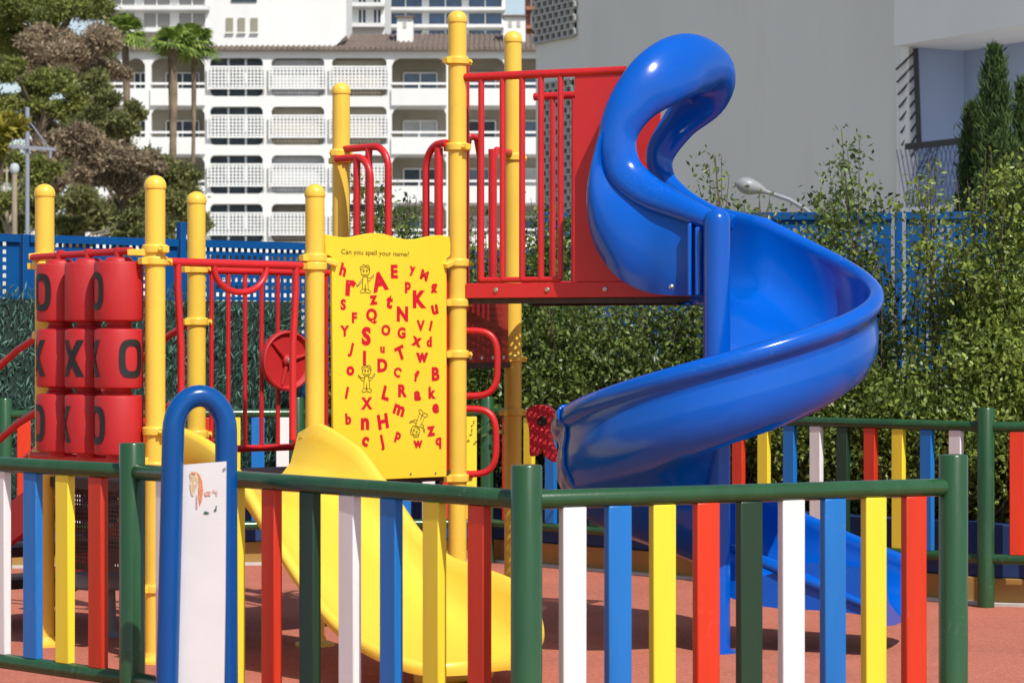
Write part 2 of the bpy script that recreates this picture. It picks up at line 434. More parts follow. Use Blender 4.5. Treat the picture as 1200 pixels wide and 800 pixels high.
def O_mark(h=.175, w=.125, t=.030):
    v = []; n = 44
    for i in range(n):
        a = 2*math.pi*i/n; c, s_ = math.cos(a), math.sin(a)
        k = (abs(c)**3.2+abs(s_)**3.2)**(-1/3.2)
        v += [(c*k*w/2, s_*k*h/2), (c*k*(w/2-t), s_*k*(h/2-t))]
    return v, [(2*i, 2*i+1, (2*i+3)%(2*n), (2*i+2)%(2*n)) for i in range(n)]
cyl_r = .112; cyl_h = .272
marks = {(0,0):[('O',-44)], (0,1):[], (0,2):[('O',-60),('X',150)],
         (1,0):[('X',-60)], (1,1):[('X',-34)], (1,2):[('X',-72),('O',40)],
         (2,0):[('O',-60)], (2,1):[('X',-70)], (2,2):[('O',-55),('X',160)]}
for ci, f in enumerate((.315,.575,.84)):
    c = at(A,B,f,0,off)
    rod('spindle', [V((c.x,c.y,.92)), V((c.x,c.y,1.90))], .020)
    for ri, zc in enumerate((1.70,1.392,1.088)):
        h2 = cyl_h/2
        prof = [(.055,-h2-.022),(.058,-h2-.003),(cyl_r-.012,-h2-.001),(cyl_r-.003,-h2+.004),(cyl_r,-h2+.014),(cyl_r,h2-.014),(cyl_r-.003,h2-.004),(cyl_r-.012,h2),(.066,h2+.001),(.062,h2+.012),(.05,h2+.02)]
        d_ = obj('drum', MB().lathe(prof, (c.x,c.y,zc), 72), redplast, pg)
        for ch, dg in marks[(ri,ci)]:
            v2, f2 = (X_mark() if ch == 'X' else O_mark())
            m = MB().add(wrap(v2, c.x, c.y, zc, cyl_r+.0034, R(dg)), f2)
            obj('mark', m, black, d_)

# sit-down rail above the yellow slide (B to D)
rod('slide_rail', [at(B,D,.03,1.836), at(B,D,.97,1.833)], .019)
for f in (.135,.875):
    fb = f+(.02 if f < .5 else -.02)
    rod('guard_bar', [at(B,D,f,1.83), at(B,D,f,1.72), at(B,D,fb,1.45), at(B,D,fb,1.0)], .017)
rod('hand_loop', [at(B,D,.52+.165*math.cos(a), 1.826-.125*math.sin(a)**.9) for a in [math.pi*k/18 for k in range(19)]], .015)
# back barrier C-E with wheel
rod('barrier_rail', [at(C,E,.05,1.83), at(C,E,.95,1.83)], .018)
rod('barrier_rail', [at(C,E,.05,.92), at(C,E,.95,.92)], .018)
for k in range(8):
    rod('barrier_bar', [at(C,E,.10+k*.113,1.83), at(C,E,.10+k*.113,.92)], .0115)
wc = at(C,E,.565,1.37,.06); dCE = (E-C).normalized(); nCE = V((dCE.y,-dCE.x,0))
Mw = Matrix((dCE, V((0,0,1)), nCE)).transposed()
wh = obj('steering_wheel', MB().lathe([(.152,-.02),(.158,-.005),(.155,.018),(.145,.022),(.136,.012),(.128,.002),(.03,.0),(.03,.02),(.022,.028)], wc, 48, Mw), redplast, pg)
for k in range(3):
    a = k*2*math.pi/3+.25
    e = wc+(dCE*math.cos(a)+V((0,0,1))*math.sin(a))*.13
    obj('spoke', MB().tube([wc+nCE*.008, e+nCE*.008], [.013,.009], 8), redplast, wh)
obj('hub', MB().lathe([(.02,.02),(.018,.034),(.008,.038)], wc, 16, Mw), bolt, wh)
# handrails of the steps behind A / C
dS = V((-.696,.718,0))
for p, z0 in ((A,1.50),(C,1.57)):
    for dz in (0,-.36):
        s0 = p+dS*.04; path = []
        for k in range(9):
            tt_ = k*.19
            q = s0+dS*tt_; path.append(V((q.x,q.y,z0+dz-.46*max(0,tt_-.06)-.01*k)))
        rod('handrail', path, .018)
obj('stair_stringer', MB().prism([(0,.80),(0,.60),(1.25,.02),(1.45,.02),(1.45,.12)], A+dS*.05+V((0,0,0)), dS, V((0,0,1)), V((.03,.03,0))), red, pg)
obj('stair_stringer', MB().prism([(0,.80),(0,.60),(1.25,.02),(1.45,.02),(1.45,.12)], C+dS*.05-V((.03,.03,0)), dS, V((0,0,1)), V((.03,.03,0))), red, pg)
for k in range(3):
    q = (A+C)/2+dS*(.25+.36*k); z = .62-.2*k
    obj('step', MB().box((q.x,q.y,z), (.34,.82,.05), math.atan2(dS.y,dS.x)), deckmat, pg, bevel=.01)
# perforated skirt under the low deck and grey stepping drum
m = MB().perf(at(A,B,.05,.40,-.12), dAB, V((0,0,1)), 38, 16, .021, .011, -nAB*.004, (.02,.02,.03,.03))
obj('perforated_skirt', m, deckmat, pg)
m = MB().lathe([(.09,.005),(.05,.03),(.045,.24),(.16,.245),(.175,.26),(.175,.30),(.16,.32),(.05,.325)], (-2.02,13.0,0), 30)
tag(obj('stepping_drum', m, greysteel), 'grey round stepping drum standing under the low deck behind the left pickets', 'stepping stone')
# red uprights behind the alphabet board
for f, z0, z1 in ((.055,.82,1.86),(.93,.82,1.83)):
    rod('guard_bar', [at(D,Fp,f,z1,-.03), at(D,Fp,f,z0,-.03)], .02)

# alphabet board
dDF = (Fp-D).normalized(); nDF = V((dDF.y,-dDF.x,0))
PO = D+nDF*.035
def to_az(px, py):
    k = (px-600)/F
    a = (k*PO.y-PO.x)/(dDF.x-k*dDF.y); Y = PO.y+dDF.y*a
    return a, CAMZ-(py-400)/F*Y
a0, a1 = to_az(389,0)[0], to_az(523.5,0)[0]; e0, e1 = to_az(381.5,0)[0], to_az(528,0)[0]
poly = [(a0+.012,.792),(a1-.0,.792),(a1,1.86),(a1,1.885),(e1-.006,1.895),(e1,1.905),(e1,1.965)]
for k in range(29):
    f = k/28; a = e1-.006+(e0+.006-(e1-.006))*f
    poly.append((a, 1.988+.013*math.sin(f*math.pi*2*1.9+.6)))
poly += [(e0,1.965),(e0,1.90),(e0+.008,1.888),(a0,1.88),(a0,1.86)]
board = obj('alphabet_board', MB().prism(poly, PO, dDF, V((0,0,1)), nDF*-.018), ypanel, pg, bevel=.003)
board['label'] = 'yellow board printed with red letters and Can you spell your name?'
for px, py in ((393,310),(520,312)):
    a, z = to_az(px,py)
    c = PO+dDF*a+V((0,0,z))
    obj('board_bracket', MB().bar(c+nDF*.012, c+dDF*(-.06 if px < 450 else .06)+V((0,0,.02)), .03, .028), yellow, board, bevel=.006)
for px, py in ((481,555),(510,554)):
    a, z = to_az(px,py)
    obj('screw', MB().lathe([(.006,0),(.005,.004)], PO+dDF*a+V((0,0,z))+nDF*.0005, 10, Matrix((dDF, V((0,0,1)), nDF)).transposed()), bolt, board)
_glyph = {}
def glyph(txt, off_=.03):
    key = (txt, off_)
    if key in _glyph: return _glyph[key]
    cu = bpy.data.curves.new('g', 'FONT'); cu.body = txt; cu.offset = off_; cu.resolution_u = 3; cu.fill_mode = 'FRONT'
    ob = bpy.data.objects.new('g', cu); COL.objects.link(ob)
    dg = bpy.context.evaluated_depsgraph_get(); dg.update()
    me = bpy.data.meshes.new_from_object(ob.evaluated_get(dg))
    vs = [(v.co.x, v.co.y) for v in me.vertices]; fs = [tuple(p.vertices) for p in me.polygons]
    bpy.data.objects.remove(ob); bpy.data.curves.remove(cu); bpy.data.meshes.remove(me)
    x0 = min(v[0] for v in vs); x1 = max(v[0] for v in vs); y0 = min(v[1] for v in vs); y1 = max(v[1] for v in vs)
    vs = [(x-(x0+x1)/2, y-(y0+y1)/2) for x, y in vs]
    _glyph[key] = (vs, fs, x1-x0, y1-y0); return _glyph[key]
Z = V((0,0,1))
def put(mb, txt, px, py, hpx, rot=0.0, off_=.03, eps=.0012, shear=0.0, wpx=None):
    vs, fs, w, h = glyph(txt, off_)
    a, z = to_az(px, py); s_ = F/(PO.y+dDF.y*a); k = hpx/s_/h
    kx = k if wpx is None else wpx/s_/(dDF.x)/w
    c, sn = math.cos(R(rot)), math.sin(R(rot))
    out = []
    for x, y in vs:
        x, y = (x*kx+shear*y*k), y*k
        out.append(PO+dDF*(a+c*x-sn*y)+Z*(z+sn*x+c*y)+nDF*eps)
    mb.add(out, fs)
L1 = [('h',118,245,82,-16),('r',165,360,102,-4),('S',118,463,70,0),('F',188,545,68,0),('Y',127,628,70,0),('J',165,745,92,-14),('A',345,320,122,12),('E',437,257,86,2),
 ('y',550,255,62,-6),('M',625,280,66,-18),('p',522,357,72,0),('g',685,370,76,0),('K',595,430,112,0),('u',690,495,62,12),('z',307,435,60,4),('t',407,445,88,-12),
 ('Q',295,535,98,0),('N',488,522,96,0),('V',602,595,70,0),('i',665,595,68,-16),('S',262,660,118,0),('O',384,623,70,0),('G',482,640,72,0),('x',577,695,60,-14),('d',655,695,66,0),
 ('u',363,745,42,0),('T',475,765,88,22)]
L2 = [('I',235,48,88,0),('D',340,90,80,0),('w',573,45,60,0),('o',152,122,58,0),('C',428,130,60,-20),('f',540,152,68,-14),('B',652,140,82,0),('l',132,250,72,-14),('L',362,253,84,-16),
 ('R',458,238,76,0),('a',545,268,60,4),('k',632,250,72,0),('e',652,342,58,0),('m',437,352,62,-20),('X',248,312,72,0),('b',140,403,68,4),('n',238,432,72,0),('H',343,418,90,10),
 ('c',240,535,60,-20),('j',337,542,98,14),('p',430,512,64,-18),('z',625,475,60,4),('q',668,545,68,0),('w',548,552,46,0)]
for lst, sc_, oy in ((L1,5.333,270),(L2,5,410)):
    for ch, x, y, h, r_ in lst:
        mb = MB(); put(mb, ch, 380+x/sc_, oy+y/sc_, h/sc_, r_, .055)
        obj('letter', mb, redprint, board, smooth=False)
mb = MB(); put(mb, 'Can you spell your name?', 439.8, 297.2, 7.6, -.6, .006, wpx=76)
obj('caption', mb, brownprint, board, smooth=False)
# little line-drawn children
def doodle(mb, px, py, sc, rot, arms):
    a, z = to_az(px, py); c, sn = math.cos(R(rot)), math.sin(R(rot))
    def ln(pts, closed=False):
        pts = list(pts); pts = pts+[pts[0]] if closed else pts
        mb.tube([PO+dDF*(a+(c*x-sn*y)*sc)+Z*(z+(sn*x+c*y)*sc)+nDF*.0008 for x, y in pts], .0019, 4)
    ln([(.30*math.cos(t), .55+.27*math.sin(t)) for t in [k*math.pi/9 for k in range(18)]], True)
    ln([(-.32,.62),(-.36,.8),(-.2,.86),(-.1,.95),(.05,.88),(.2,.92),(.3,.8),(.34,.64)])
    ln([(-.16,.42),(0,.36),(.16,.42)])
    for x in (-.11,.11): ln([(x+.05*math.cos(t), .60+.06*math.sin(t)) for t in [k*math.pi/4 for k in range(8)]], True)
    ln([(-.14,.28),(-.2,-.1),(-.2,-.42),(-.02,-.42),(0,-.1),(.03,-.42),(.22,-.42),(.2,-.1),(.14,.28)])
    ln([(-.2,-.42),(-.36,-.55),(-.3,-.64),(-.03,-.6),(-.02,-.42)]); ln([(.03,-.42),(.04,-.6),(.33,-.64),(.38,-.54),(.22,-.42)])
    for s_, up in zip((-1,1), arms):
        ln([(s_*.15,.2),(s_*.36,.12+up*.12),(s_*.52,.12+up*.36),(s_*.62,.2+up*.36),(s_*.58,.06+up*.36),(s_*.46,.04+up*.26),(s_*.34,-.02+up*.1),(s_*.17,.04)])
mb = MB()
for ar_ in ((427.8,330,.088,0,(-1,.6)),(429.5,446.5,.085,0,(.5,.7)),(491.5,494,.088,150,(.5,.6))):
    mb = MB(); doodle(mb, *ar_); obj('line_drawing', mb, brownprint, board, smooth=False)

# handrail loops between the low deck and the triangular deck (E and F)
def loop(p, q, f0, f1, z0, z1, r=.017, off_=0.0):
    pts = [(f0, z1-.0)]
    w = f1-f0; sg = 1 if w > 0 else -1; L_ = (q-p).length; rr = .11/L_*sg
    path = [(f0,z1)]+[(f1-rr+rr*math.sin(t), z1-.12+.12*math.cos(t)) for t in [k*math.pi/14 for k in range(8)]]+[(f1, z0)]
    return [at(p,q,f,z,off_) for f, z in path]
rod('handrail_loop', loop(E,Fp,.05,.43,1.38,2.485,off_=.01), .019)
rod('handrail_loop', loop(E,Fp,.05,.35,1.38,2.43,off_=.07), .019)
rod('handrail_bar', [at(E,Fp,.23,2.43,.07), at(E,Fp,.23,1.38,.07)], .019)
rod('handrail_bar', [at(E,Fp,.26,2.485,.01), at(E,Fp,.26,1.38,.01)], .019)
obj('rail_plate', MB().bar(at(E,Fp,.36,1.96,.01), at(E,Fp,.43,1.93,.01), .02, .12), red, pg, bevel=.01)
rod('handrail_loop', loop(Fp,E,.03,.20,1.38,2.47,off_=-.05), .019)
rod('handrail_bar', [at(Fp,E,.095,2.45,-.05), at(Fp,E,.095,1.38,-.05)], .022)
# perforated riser between F and G and further steps
dFG = (G-Fp).normalized(); nFG = V((dFG.y,-dFG.x,0))
m = MB().perf(at(Fp,G,.16,1.43,.0), dFG, Z, 18, 7, .032, .013, nFG*.004, (.1,.1,.07,.06))
obj('perforated_riser', m, redperf, pg)
for f in (.2,.4,.6,.8): obj('riser_bolt', MB().lathe([(.012,0),(.008,.006)], at(Fp,G,f,1.385,.004), 10, Matrix.Rotation(R(90),3,'X')), bolt, pg)
dEF = (Fp-E).normalized()
m = MB().perf(at(E,Fp,.07,.87,0), dEF, Z, 22, 13, .035, .014, V((dEF.y,-dEF.x,0))*-.004, (.0,.0,.03,.04))
obj('perforated_riser', m, redperf, pg)
# upper handrail bars FG side (dark red seen between the bars)
rod('handrail_bar', [at(Fp,G,.12,3.0-.13,0), at(Fp,G,.12,1.70,0)], .026)
rod('handrail_loop', [at(Fp,G,.14,1.72), at(Fp,G,.14,2.42), at(Fp,G,.2,2.52), at(Fp,G,.34,2.52), at(Fp,G,.40,2.42), at(Fp,G,.40,1.72)], .019)
rod('handrail_bar', [at(Fp,G,.62,2.48), at(Fp,G,.62,1.72)], .023)
rod('handrail_loop', [at(Fp,G,.93,2.48), at(Fp,G,.7,2.48), at(Fp,G,.62,2.42), at(Fp,G,.62,1.72)], .019)
# climbing loops under the slide deck
def dloop(zc, h, w):
    path = []
    for k in range(25):
        t = -math.pi/2+math.pi*k/24
        c_, s_ = math.cos(t), math.sin(t)
        path.append((w*abs(c_)**.55, zc+h*math.copysign(abs(s_)**.6, s_)))
    return [FU(.03+x*.9, .04+x*.25, z) for x, z in path]
rod('climbing_loop', dloop(1.36,.165,.172), .017); rod('climbing_loop', dloop(.965,.165,.165), .017)
# red moulded climbing hold on post G
holdm = mat('dotted red plastic', (.70,.02,.035), .35)
_nt = holdm.node_tree; _vo = _nt.nodes.new('ShaderNodeTexVoronoi'); _vo.inputs['Scale'].default_value = 95; _bp = _nt.nodes.new('ShaderNodeBump'); _bp.inputs['Strength'].default_value = 1; _bp.inputs['Distance'].default_value = .006
_g = _nt.nodes.new('ShaderNodeNewGeometry'); _nt.links.new(_g.outputs['Position'], _vo.inputs['Vector'])
_nt.links.new(_vo.outputs['Distance'], _bp.inputs['Height']); _nt.links.new(_bp.outputs['Normal'], _nt.nodes['Principled BSDF'].inputs['Normal'])
m = MB(); pts = []
hold = [(-.09,.10),(-.075,.155),(0,.178),(.075,.16),(.105,.10),(.09,.03),(.075,-.02),(.10,-.10),(.135,-.17),(.10,-.19),(.04,-.15),(.02,-.10),(-.01,-.14),(-.06,-.15),(-.065,-.05),(-.07,.03)]
hold = [(p[0]*.78,p[1]*.82) for p in cr(hold+[hold[0]], 4)[:-1]]
hc = V((G.x+.155, 13.86, .99)); hx = V((.97,-.25,0))
hole = [(.03+.026*math.cos(t), .06+.036*math.sin(t)) for t in [k*math.pi/8 for k in range(16)]]
obj('climbing_hold', MB().prism(hold, hc, hx, Z, (-.02,-.07,0)), holdm, pg, bevel=.02)
m = MB().lathe([(.028,0),(.025,.006),(.019,.008)], hc+hx*.022+Z*.06+V((-.02,-.072,0)), 20, Matrix.Rotation(R(90),3,'X'))
obj('hold_eye', m, mat('painted hole shade', (.03,.02,.01), .8), pg)  # raised dark disc, its colour stands for the shade in a hole

# slide deck barrier (front and back)
zt = 2.80; zb = 1.70
def barrier(w, sgn, zs):
    n = -nb*sgn
    ps, pe = (.645,.925) if sgn > 0 else (.44,.755)
    rod('barrier_rail', [FU(.03,w,2.80+zs), FU(pe-.01,w,2.80+zs)], .021)
    obj('kick_plate', MB().box(FU(.66,w,1.725), (1.22,.02,.075), math.atan2(u.y,u.x)), redpanel, pg, bevel=.003)
    rod('barrier_rail', [FU(.13,w,1.778), FU(.565,w,1.778)], .014)
    for t in (.133,.251,.358,.461,.567) if sgn > 0 else (.135,.26,.37):
        rod('barrier_bar', [FU(t,w,2.79+zs), FU(t,w,1.778)], .0155)
    pnl = MB().prism([(ps,1.765),(ps,2.795+zs),(pe,2.80+zs),(pe,1.765)], V((Fp.x,Fp.y,0))+nb*(w-.008), u, Z, nb*.016)
    obj('slide_panel', pnl, redpanel, pg, bevel=.003)
    for t in (.22,.50,.81):
        obj('plate_bolt', MB().lathe([(.013,0),(.012,.005),(.006,.009)], FU(t,w-.0105*sgn,1.727), 12, Matrix.Rotation(math.atan2(u.y,u.x),3,'Z')@Matrix.Rotation(R(90*sgn),3,'X')), bolt, pg)
barrier(0.0, 1, 0.0)
barrier(.90, -1, -.02)
obj('deck', MB().perf(Fp+u*.06+nb*.05+V((0,0,1.69)), u, nb, 38, 26, .031, .017, Z*-.006, (.03,.02,.02,.02)), deckmat, pg, smooth=False)
obj('deck_frame', MB().bar(FU(.03,.02,1.674), FU(1.27,.02,1.674), .012, .03).bar(FU(.03,.88,1.674), FU(1.27,.88,1.674), .012, .03), deckmat, pg, smooth=False)

# ---------------------------------------------------------------- spiral slide
PC = V((.968,12.34,0)); TH0 = math.atan2(.912,.41)
ss = obj('spiral_slide', MB().lathe([(.064,.0),(.064,2.02),(.062,2.05),(.05,2.078),(.03,2.09),(.008,2.093)], PC, 32), blueslide, pg)
ss['label'] = 'blue spiral slide with a tall hood, turning once around its central post'
def prof(Rr, wall, inner=0.0, r0=.06):
    """closed profile (r, dz) ; dz relative to the rim top; wall = depth of the bed below the rim"""
    b = -wall
    k = wall/.42
    pts = [(r0, b+.03+inner), (r0+.05, b+.02+inner*.35), (Rr*.40, b-.005), (Rr*.66, b), (Rr*.80, b+.045*k), (Rr-.105, b+.13*k), (Rr-.082, b+.24*k), (Rr-.075, -.06),
           (Rr-.078,-.035),(Rr-.068,-.012),(Rr-.045,.0),(Rr-.02,-.006),(Rr-.003,-.026),(Rr,-.052),(Rr-.010,-.078),(Rr-.030,-.092),(Rr-.040,-.104),
           (Rr-.036,-.14*k-.02),(Rr-.026,-.22*k),(Rr-.03,-.30*k),(Rr-.07,-.39*k),(Rr-.15,-.445*k),(Rr*.6,b-.035),(Rr*.3,b-.04),(r0,b-.03)]
    return pts
def zr(th_deg): return 1.75+.32*th_deg/90+(.10*(th_deg/65.7)**2 if th_deg > 0 else 0)
RO = .785
rings = []
t0d = math.degrees(TH0)
# straight entrance, from the deck to the helix
ne = 12
for i in range(ne+1):
    s_ = .32*(1-i/ne)
    k = s_/.32; sm = k*k*(3-2*k)
    zrim = zr(t0d)+.075*k
    bed = (zr(t0d)-.40)*(1-sm)+1.69*sm
    Rr = RO+.05*sm
    rd = V((math.cos(TH0), math.sin(TH0), 0))
    r0 = .06+.26*sm
    ring = [PC-u*s_+rd*r+Z*(zrim+dz) for r, dz in prof(Rr, zrim-bed, 0, r0)]
    rings.append(ring)
nh = 110
for i in range(1, nh+1):
    th = t0d-360*i/nh
    rd = V((math.cos(R(th)), math.sin(R(th)), 0))
    rings.append([PC+rd*r+Z*(zr(th)+dz) for r, dz in prof(RO, .40)])
the = t0d-360; rd = V((math.cos(R(the)), math.sin(R(the)), 0)); ue = V((math.sin(R(the)), -math.cos(R(the)), 0))
nx = 18
for i in range(1, nx+1):
    k = i/nx; s_ = .80*k; sm = k*k*(3-2*k)
    zrim = zr(the)-.34*k+.04*k*k; wall = .40-.20*sm
    if k > .9: zrim -= .05*((k-.9)/.1)**2; wall -= .03*((k-.9)/.1)**2
    rings.append([PC+ue*s_+rd*r+Z*(zrim+dz) for r, dz in prof(RO-.02*k, wall, (.16*min(1,k*2)), .06+.02*k)])
obj('chute', MB().loft(rings), blueslide, ss, ang=55)
# exit near-side rim
pth = [PC+ue*(.05+.72*k/10)+rd*.075+Z*(zr(the)-.30*(.05+.72*k/10)-.40+.20-.05*k/10) for k in range(11)]
obj('exit_rim', MB().tube(pth, [.02+.012*math.sin(math.pi*min(1,k/8)) for k in range(11)], 12, dome=True), blueslide, ss)
# hood : flattened tube running up the near side, over and down the far side
near = [  # px, py, Y, half width, half thickness
 (843,262,12.38,.046,.042),(822,254,12.42,.052,.045),(796,243,12.50,.063,.05),(757,224,12.62,.085,.06),(730,198,12.68,.093,.065),(724,160,12.69,.095,.07),
 (741,122,12.70,.118,.075),(772,92,12.76,.152,.085),(806,76,12.92,.158,.09),(832,85,13.12,.132,.085),(825,112,13.28,.128,.065),(796,145,13.37,.092,.055),(774,180,13.40,.076,.05),
 (778,208,13.38,.058,.048),(797,228,13.31,.048,.046),(820,243,13.23,.044,.044),(838,252,13.17,.042,.042),(862,261,13.09,.036,.038)]
hp = cr([(*P(a,b,c), d_, e_) for a, b, c, d_, e_ in near], 7)
ringsH = []; prevx = None
for i, h in enumerate(hp):
    c = V(h[:3]); t = (V(hp[min(i+1,len(hp)-1)][:3])-V(hp[max(i-1,0)][:3])).normalized()
    f = i/(len(hp)-1)
    x = t.cross(V((-.10,1,0))).normalized()   # band lies across the arch
    y = t.cross(x)
    ring = []
    for k in range(24):
        a = 2*math.pi*k/24
        ring.append(c+x*(h[3]*math.cos(a))+y*(h[4]*math.sin(a)))
    ringsH.append(ring)
obj('hood', MB().loft(ringsH), blueslide, ss, ang=70)
# near side wall below the hood rim
tops = [(716,150,12.70),(712,186,12.71),(722,206,12.70),(744,224,12.66),(770,236,12.60),(797,248,12.51),(826,260,12.42)]
bots = [(699,176,12.74),(688,228,12.75),(690,264,12.74),(701,296,12.72),(724,325,12.66),(754,341,12.60),(786,346,12.50),(826,346,12.42)]
tops.insert(1, (711,168,12.70))
tp = cr([tuple(P(*t)) for t in tops], 5); bp_ = cr([tuple(P(*t)) for t in bots], 5)
front = []; 
for gi, (a, b) in enumerate(zip(tp, bp_)):
    fade = 1-(gi/(len(tp)-1))**2.2
    a = V(a); b = V(b); row = []
    for k in range(9):
        f = k/8; p = a.lerp(b, f); p = p+V((-.03,-.085,0))*math.sin(math.pi*min(1,f*.93+.07))**.7*fade
        row.append(p)
    front.append(row+[p+V((.012,.03,0)) for p in reversed(row)])
obj('side_wall', MB().loft(front), blueslide, ss, ang=50)
# joint flange of side wall next to the post, and the moulding seams
obj('joint_flange', MB().bar(P(808,262,12.42), P(808,347,12.41), .02, .06), blueslide, ss, bevel=.006)
obj('joint_flange', MB().bar(P(818,266,12.39), P(818,347,12.38), .03, .03), blueslide, ss, bevel=.008)
m = MB()
for th in (-163,):
    rd_ = V((math.cos(R(th)), math.sin(R(th)), 0)); tg = V((math.sin(R(th)), -math.cos(R(th)), 0))
    pr = prof(RO+.016, .40)[7:23]
    m.loft([[PC+rd_*r+tg*o_+Z*(zr(th)+dz+.004-.0035*o_/.01) for r, dz in pr] for o_ in (-.018,-.012,.012,.018)], closed=False)
    sf = obj('seam_flange', m, blueslide, ss)
    sm_ = sf.modifiers.new('solid', 'SOLIDIFY'); sm_.thickness = .015; sm_.offset = -1
obj('slide_bolt', MB().lathe([(.014,0),(.012,.006),(.006,.01)], P(787,336,12.44), 12, Matrix.Rotation(R(90),3,'X')), bolt, ss)
# post foot
obj('post_foot', MB().lathe([(.10,.004),(.10,.014),(.07,.02)], PC, 24), blueslide, ss)

# ---------------------------------------------------------------- yellow slide
nY = V((.696,-.718,0)); dBD = (D-B).normalized()
rimR = [(-.04,1.03),(.03,1.075),(.1,1.085),(.2,1.05),(.4,.97),(.6,.79),(.8,.60),(1.0,.50),(1.2,.465),(1.4,.43),(1.5,.40),(1.6,.335),(1.7,.24),(1.78,.17)]
bedR = [(-.06,.825),(.2,.81),(.4,.75),(.6,.62),(.8,.46),(1.0,.32),(1.2,.235),(1.4,.175),(1.6,.14),(1.68,.12)]
bedL = [(-.06,.825),(.2,.82),(.4,.80),(.55,.77),(.68,.69),(.8,.60),(.95,.47),(1.05,.39),(1.2,.28),(1.3,.23),(1.5,.165),(1.68,.12)]
wallL = [(-.04,.20),(.03,.25),(.1,.265),(.2,.25),(.35,.22),(.5,.16),(.68,.085),(.8,.05),(1.0,.03),(1.3,.03),(1.5,.03),(1.68,.02)]
rg = []
ts = [-.04+1.66*k/56 for k in range(57)]+[1.62+.17*math.sin(k/16*math.pi/2) for k in range(1,17)]
def smt(tab, t): return (lerp(tab,t-.05)+lerp(tab,t-.025)+lerp(tab,t)+lerp(tab,t+.025)+lerp(tab,t+.05))/5
for t in ts:
    bl, br_ = smt(bedL,t), smt(bedR,t); rl = bl+smt(wallL,t); rr_ = max(br_+.03, smt(rimR,t))
    hl, hr = rl-bl, rr_-br_
    M_ = (B+D)/2; W = .455
    if t > 1.25: W *= max(.30, (1-min(.99,(t-1.25)/.55)**3)**(1/3))
    pts = []
    # inside from left rim to right rim, then the outside back
    def add(sgn, x, z): pts.append((sgn*x, z))
    add(-1, W, rl-.03); add(-1, W-.008, rl-.008); add(-1, W-.03, rl); add(-1, W-.052, rl-.01); add(-1, W-.07, rl-.25*hl-.01); add(-1, W-.10, bl+.3*hl); add(-1, W-.15, bl+.07*hl); 
    add(-1, W-.22, bl); add(-1, .1, bl*.6+br_*.4); add(1, .1, bl*.4+br_*.6); add(1, W-.22, br_)
    add(1, W-.15, br_+.07*hr); add(1, W-.10, br_+.3*hr); add(1, W-.07, rr_-.25*hr-.01); add(1, W-.052, rr_-.01); add(1, W-.03, rr_); add(1, W-.008, rr_-.008); add(1, W, rr_-.03)
    add(1, W-.02, rr_-.05-.1*hr); add(1, W-.06, br_+.2*hr-.03); add(1, W-.12, br_-.03); add(1, .1, bl*.4+br_*.6-.035); add(-1, .1, bl*.6+br_*.4-.035); add(-1, W-.12, bl-.035); add(-1, W-.05, bl-.02); add(-1, W-.01, rl-.05-.35*hl)
    rg.append([M_+nY*t+dBD*x+Z*z for x, z in pts])
ys = obj('slide', MB().loft(rg), yplast, pg, ang=60)
ys['label'] = 'wide yellow chute slide running down from the low deck'
e = M_+nY*1.5
obj('slide_foot', MB().box((e.x,e.y,.055), (.10,.4,.09), math.atan2(nY.y,nY.x)), yplast, ys, bevel=.02)

# ---------------------------------------------------------------- blue arch with white board
ar = thing('arch_sign', (-1.1,8.6,0), 'blue tubular arch holding a tall white notice board, in front of the left fence', 'sign')
Ya = 8.72; la, ra = P(199,0,Ya-.03), P(265,0,Ya+.03)
def arc_path():
    l0 = P(196,800,Ya-.03); l1 = P(203,505,Ya-.03); r1 = P(265,505,Ya+.03); r0 = P(266,800,Ya+.03)
    lb = l0+(l0-l1)*((l0.z+.02)/(l1.z-l0.z)); rb = r0+(r0-r1)*((r0.z+.02)/(r1.z-r0.z))
    c = (l1+r1)/2; hx_ = (r1-l1)/2
    pts = [lb, l0, l1.lerp(l0,.3), l1]
    for k in range(1,16):
        t = math.pi*k/16; pts.append(c-hx_*math.cos(t)+Z*(.118*math.sin(t)))
    return pts+[r1, r1.lerp(r0,.3), r0, rb]
obj('arch_frame', MB().tube(arc_path(), .037, 22), mat('gloss blue tube', (.001,.072,.29), .2, .15, 3, coat=.0, spec=.4, dirt=.1, dirtcol=(.008,.08,.28)), ar)
def Yb(px): return Ya-.012-(px-207)/57*.024
bp0 = [P(a,b,Yb(a)) for a, b in ((208.5,545),(265,540.5),(264,700),(261,905),(203,905),(207,700))]
bd = obj('board', MB().add(bp0+[p+V((0,.02,0)) for p in bp0], [tuple(range(6)), tuple(range(11,5,-1))]+[(i,(i+1)%6,(i+1)%6+6,i+6) for i in range(6)]), whiteboard, ar)
def decal(name, pts, m, eps=.003):
    q = [P(a,b,Yb(a))-V((0,eps,0)) for a, b in pts]
    return obj(name, MB().add(q, [tuple(range(len(q)))]), m, bd, smooth=False)
def zz(pts): return [(190+a/5.71, 520+b/5.71) for a, b in pts]
tan_ = mat('worn tan print', (.50,.34,.14), .6, .5, 90, col2=(.75,.70,.55)); orn = mat('worn orange print', (.62,.13,.03), .6, .4, 80, col2=(.75,.35,.18))
rdp = mat('worn red print', (.45,.10,.06), .6, .4, 60, col2=(.8,.7,.66)); gnp = mat('worn green print', (.03,.14,.06), .6, .3, 60)
decal('worn_print', zz([(182,200),(200,182),(236,186),(246,215),(244,260),(225,300),(210,350),(196,340),(184,280),(190,240)]), tan_)
decal('worn_print', zz([(232,190),(252,205),(268,250),(274,310),(266,380),(254,410),(246,360),(244,300),(250,250)]), orn, .004)
decal('worn_print', zz([(200,186),(230,192),(222,204),(196,200)]), orn, .005)
decal('worn_print', zz([(228,335),(236,340),(238,430),(226,432)]), rdp)
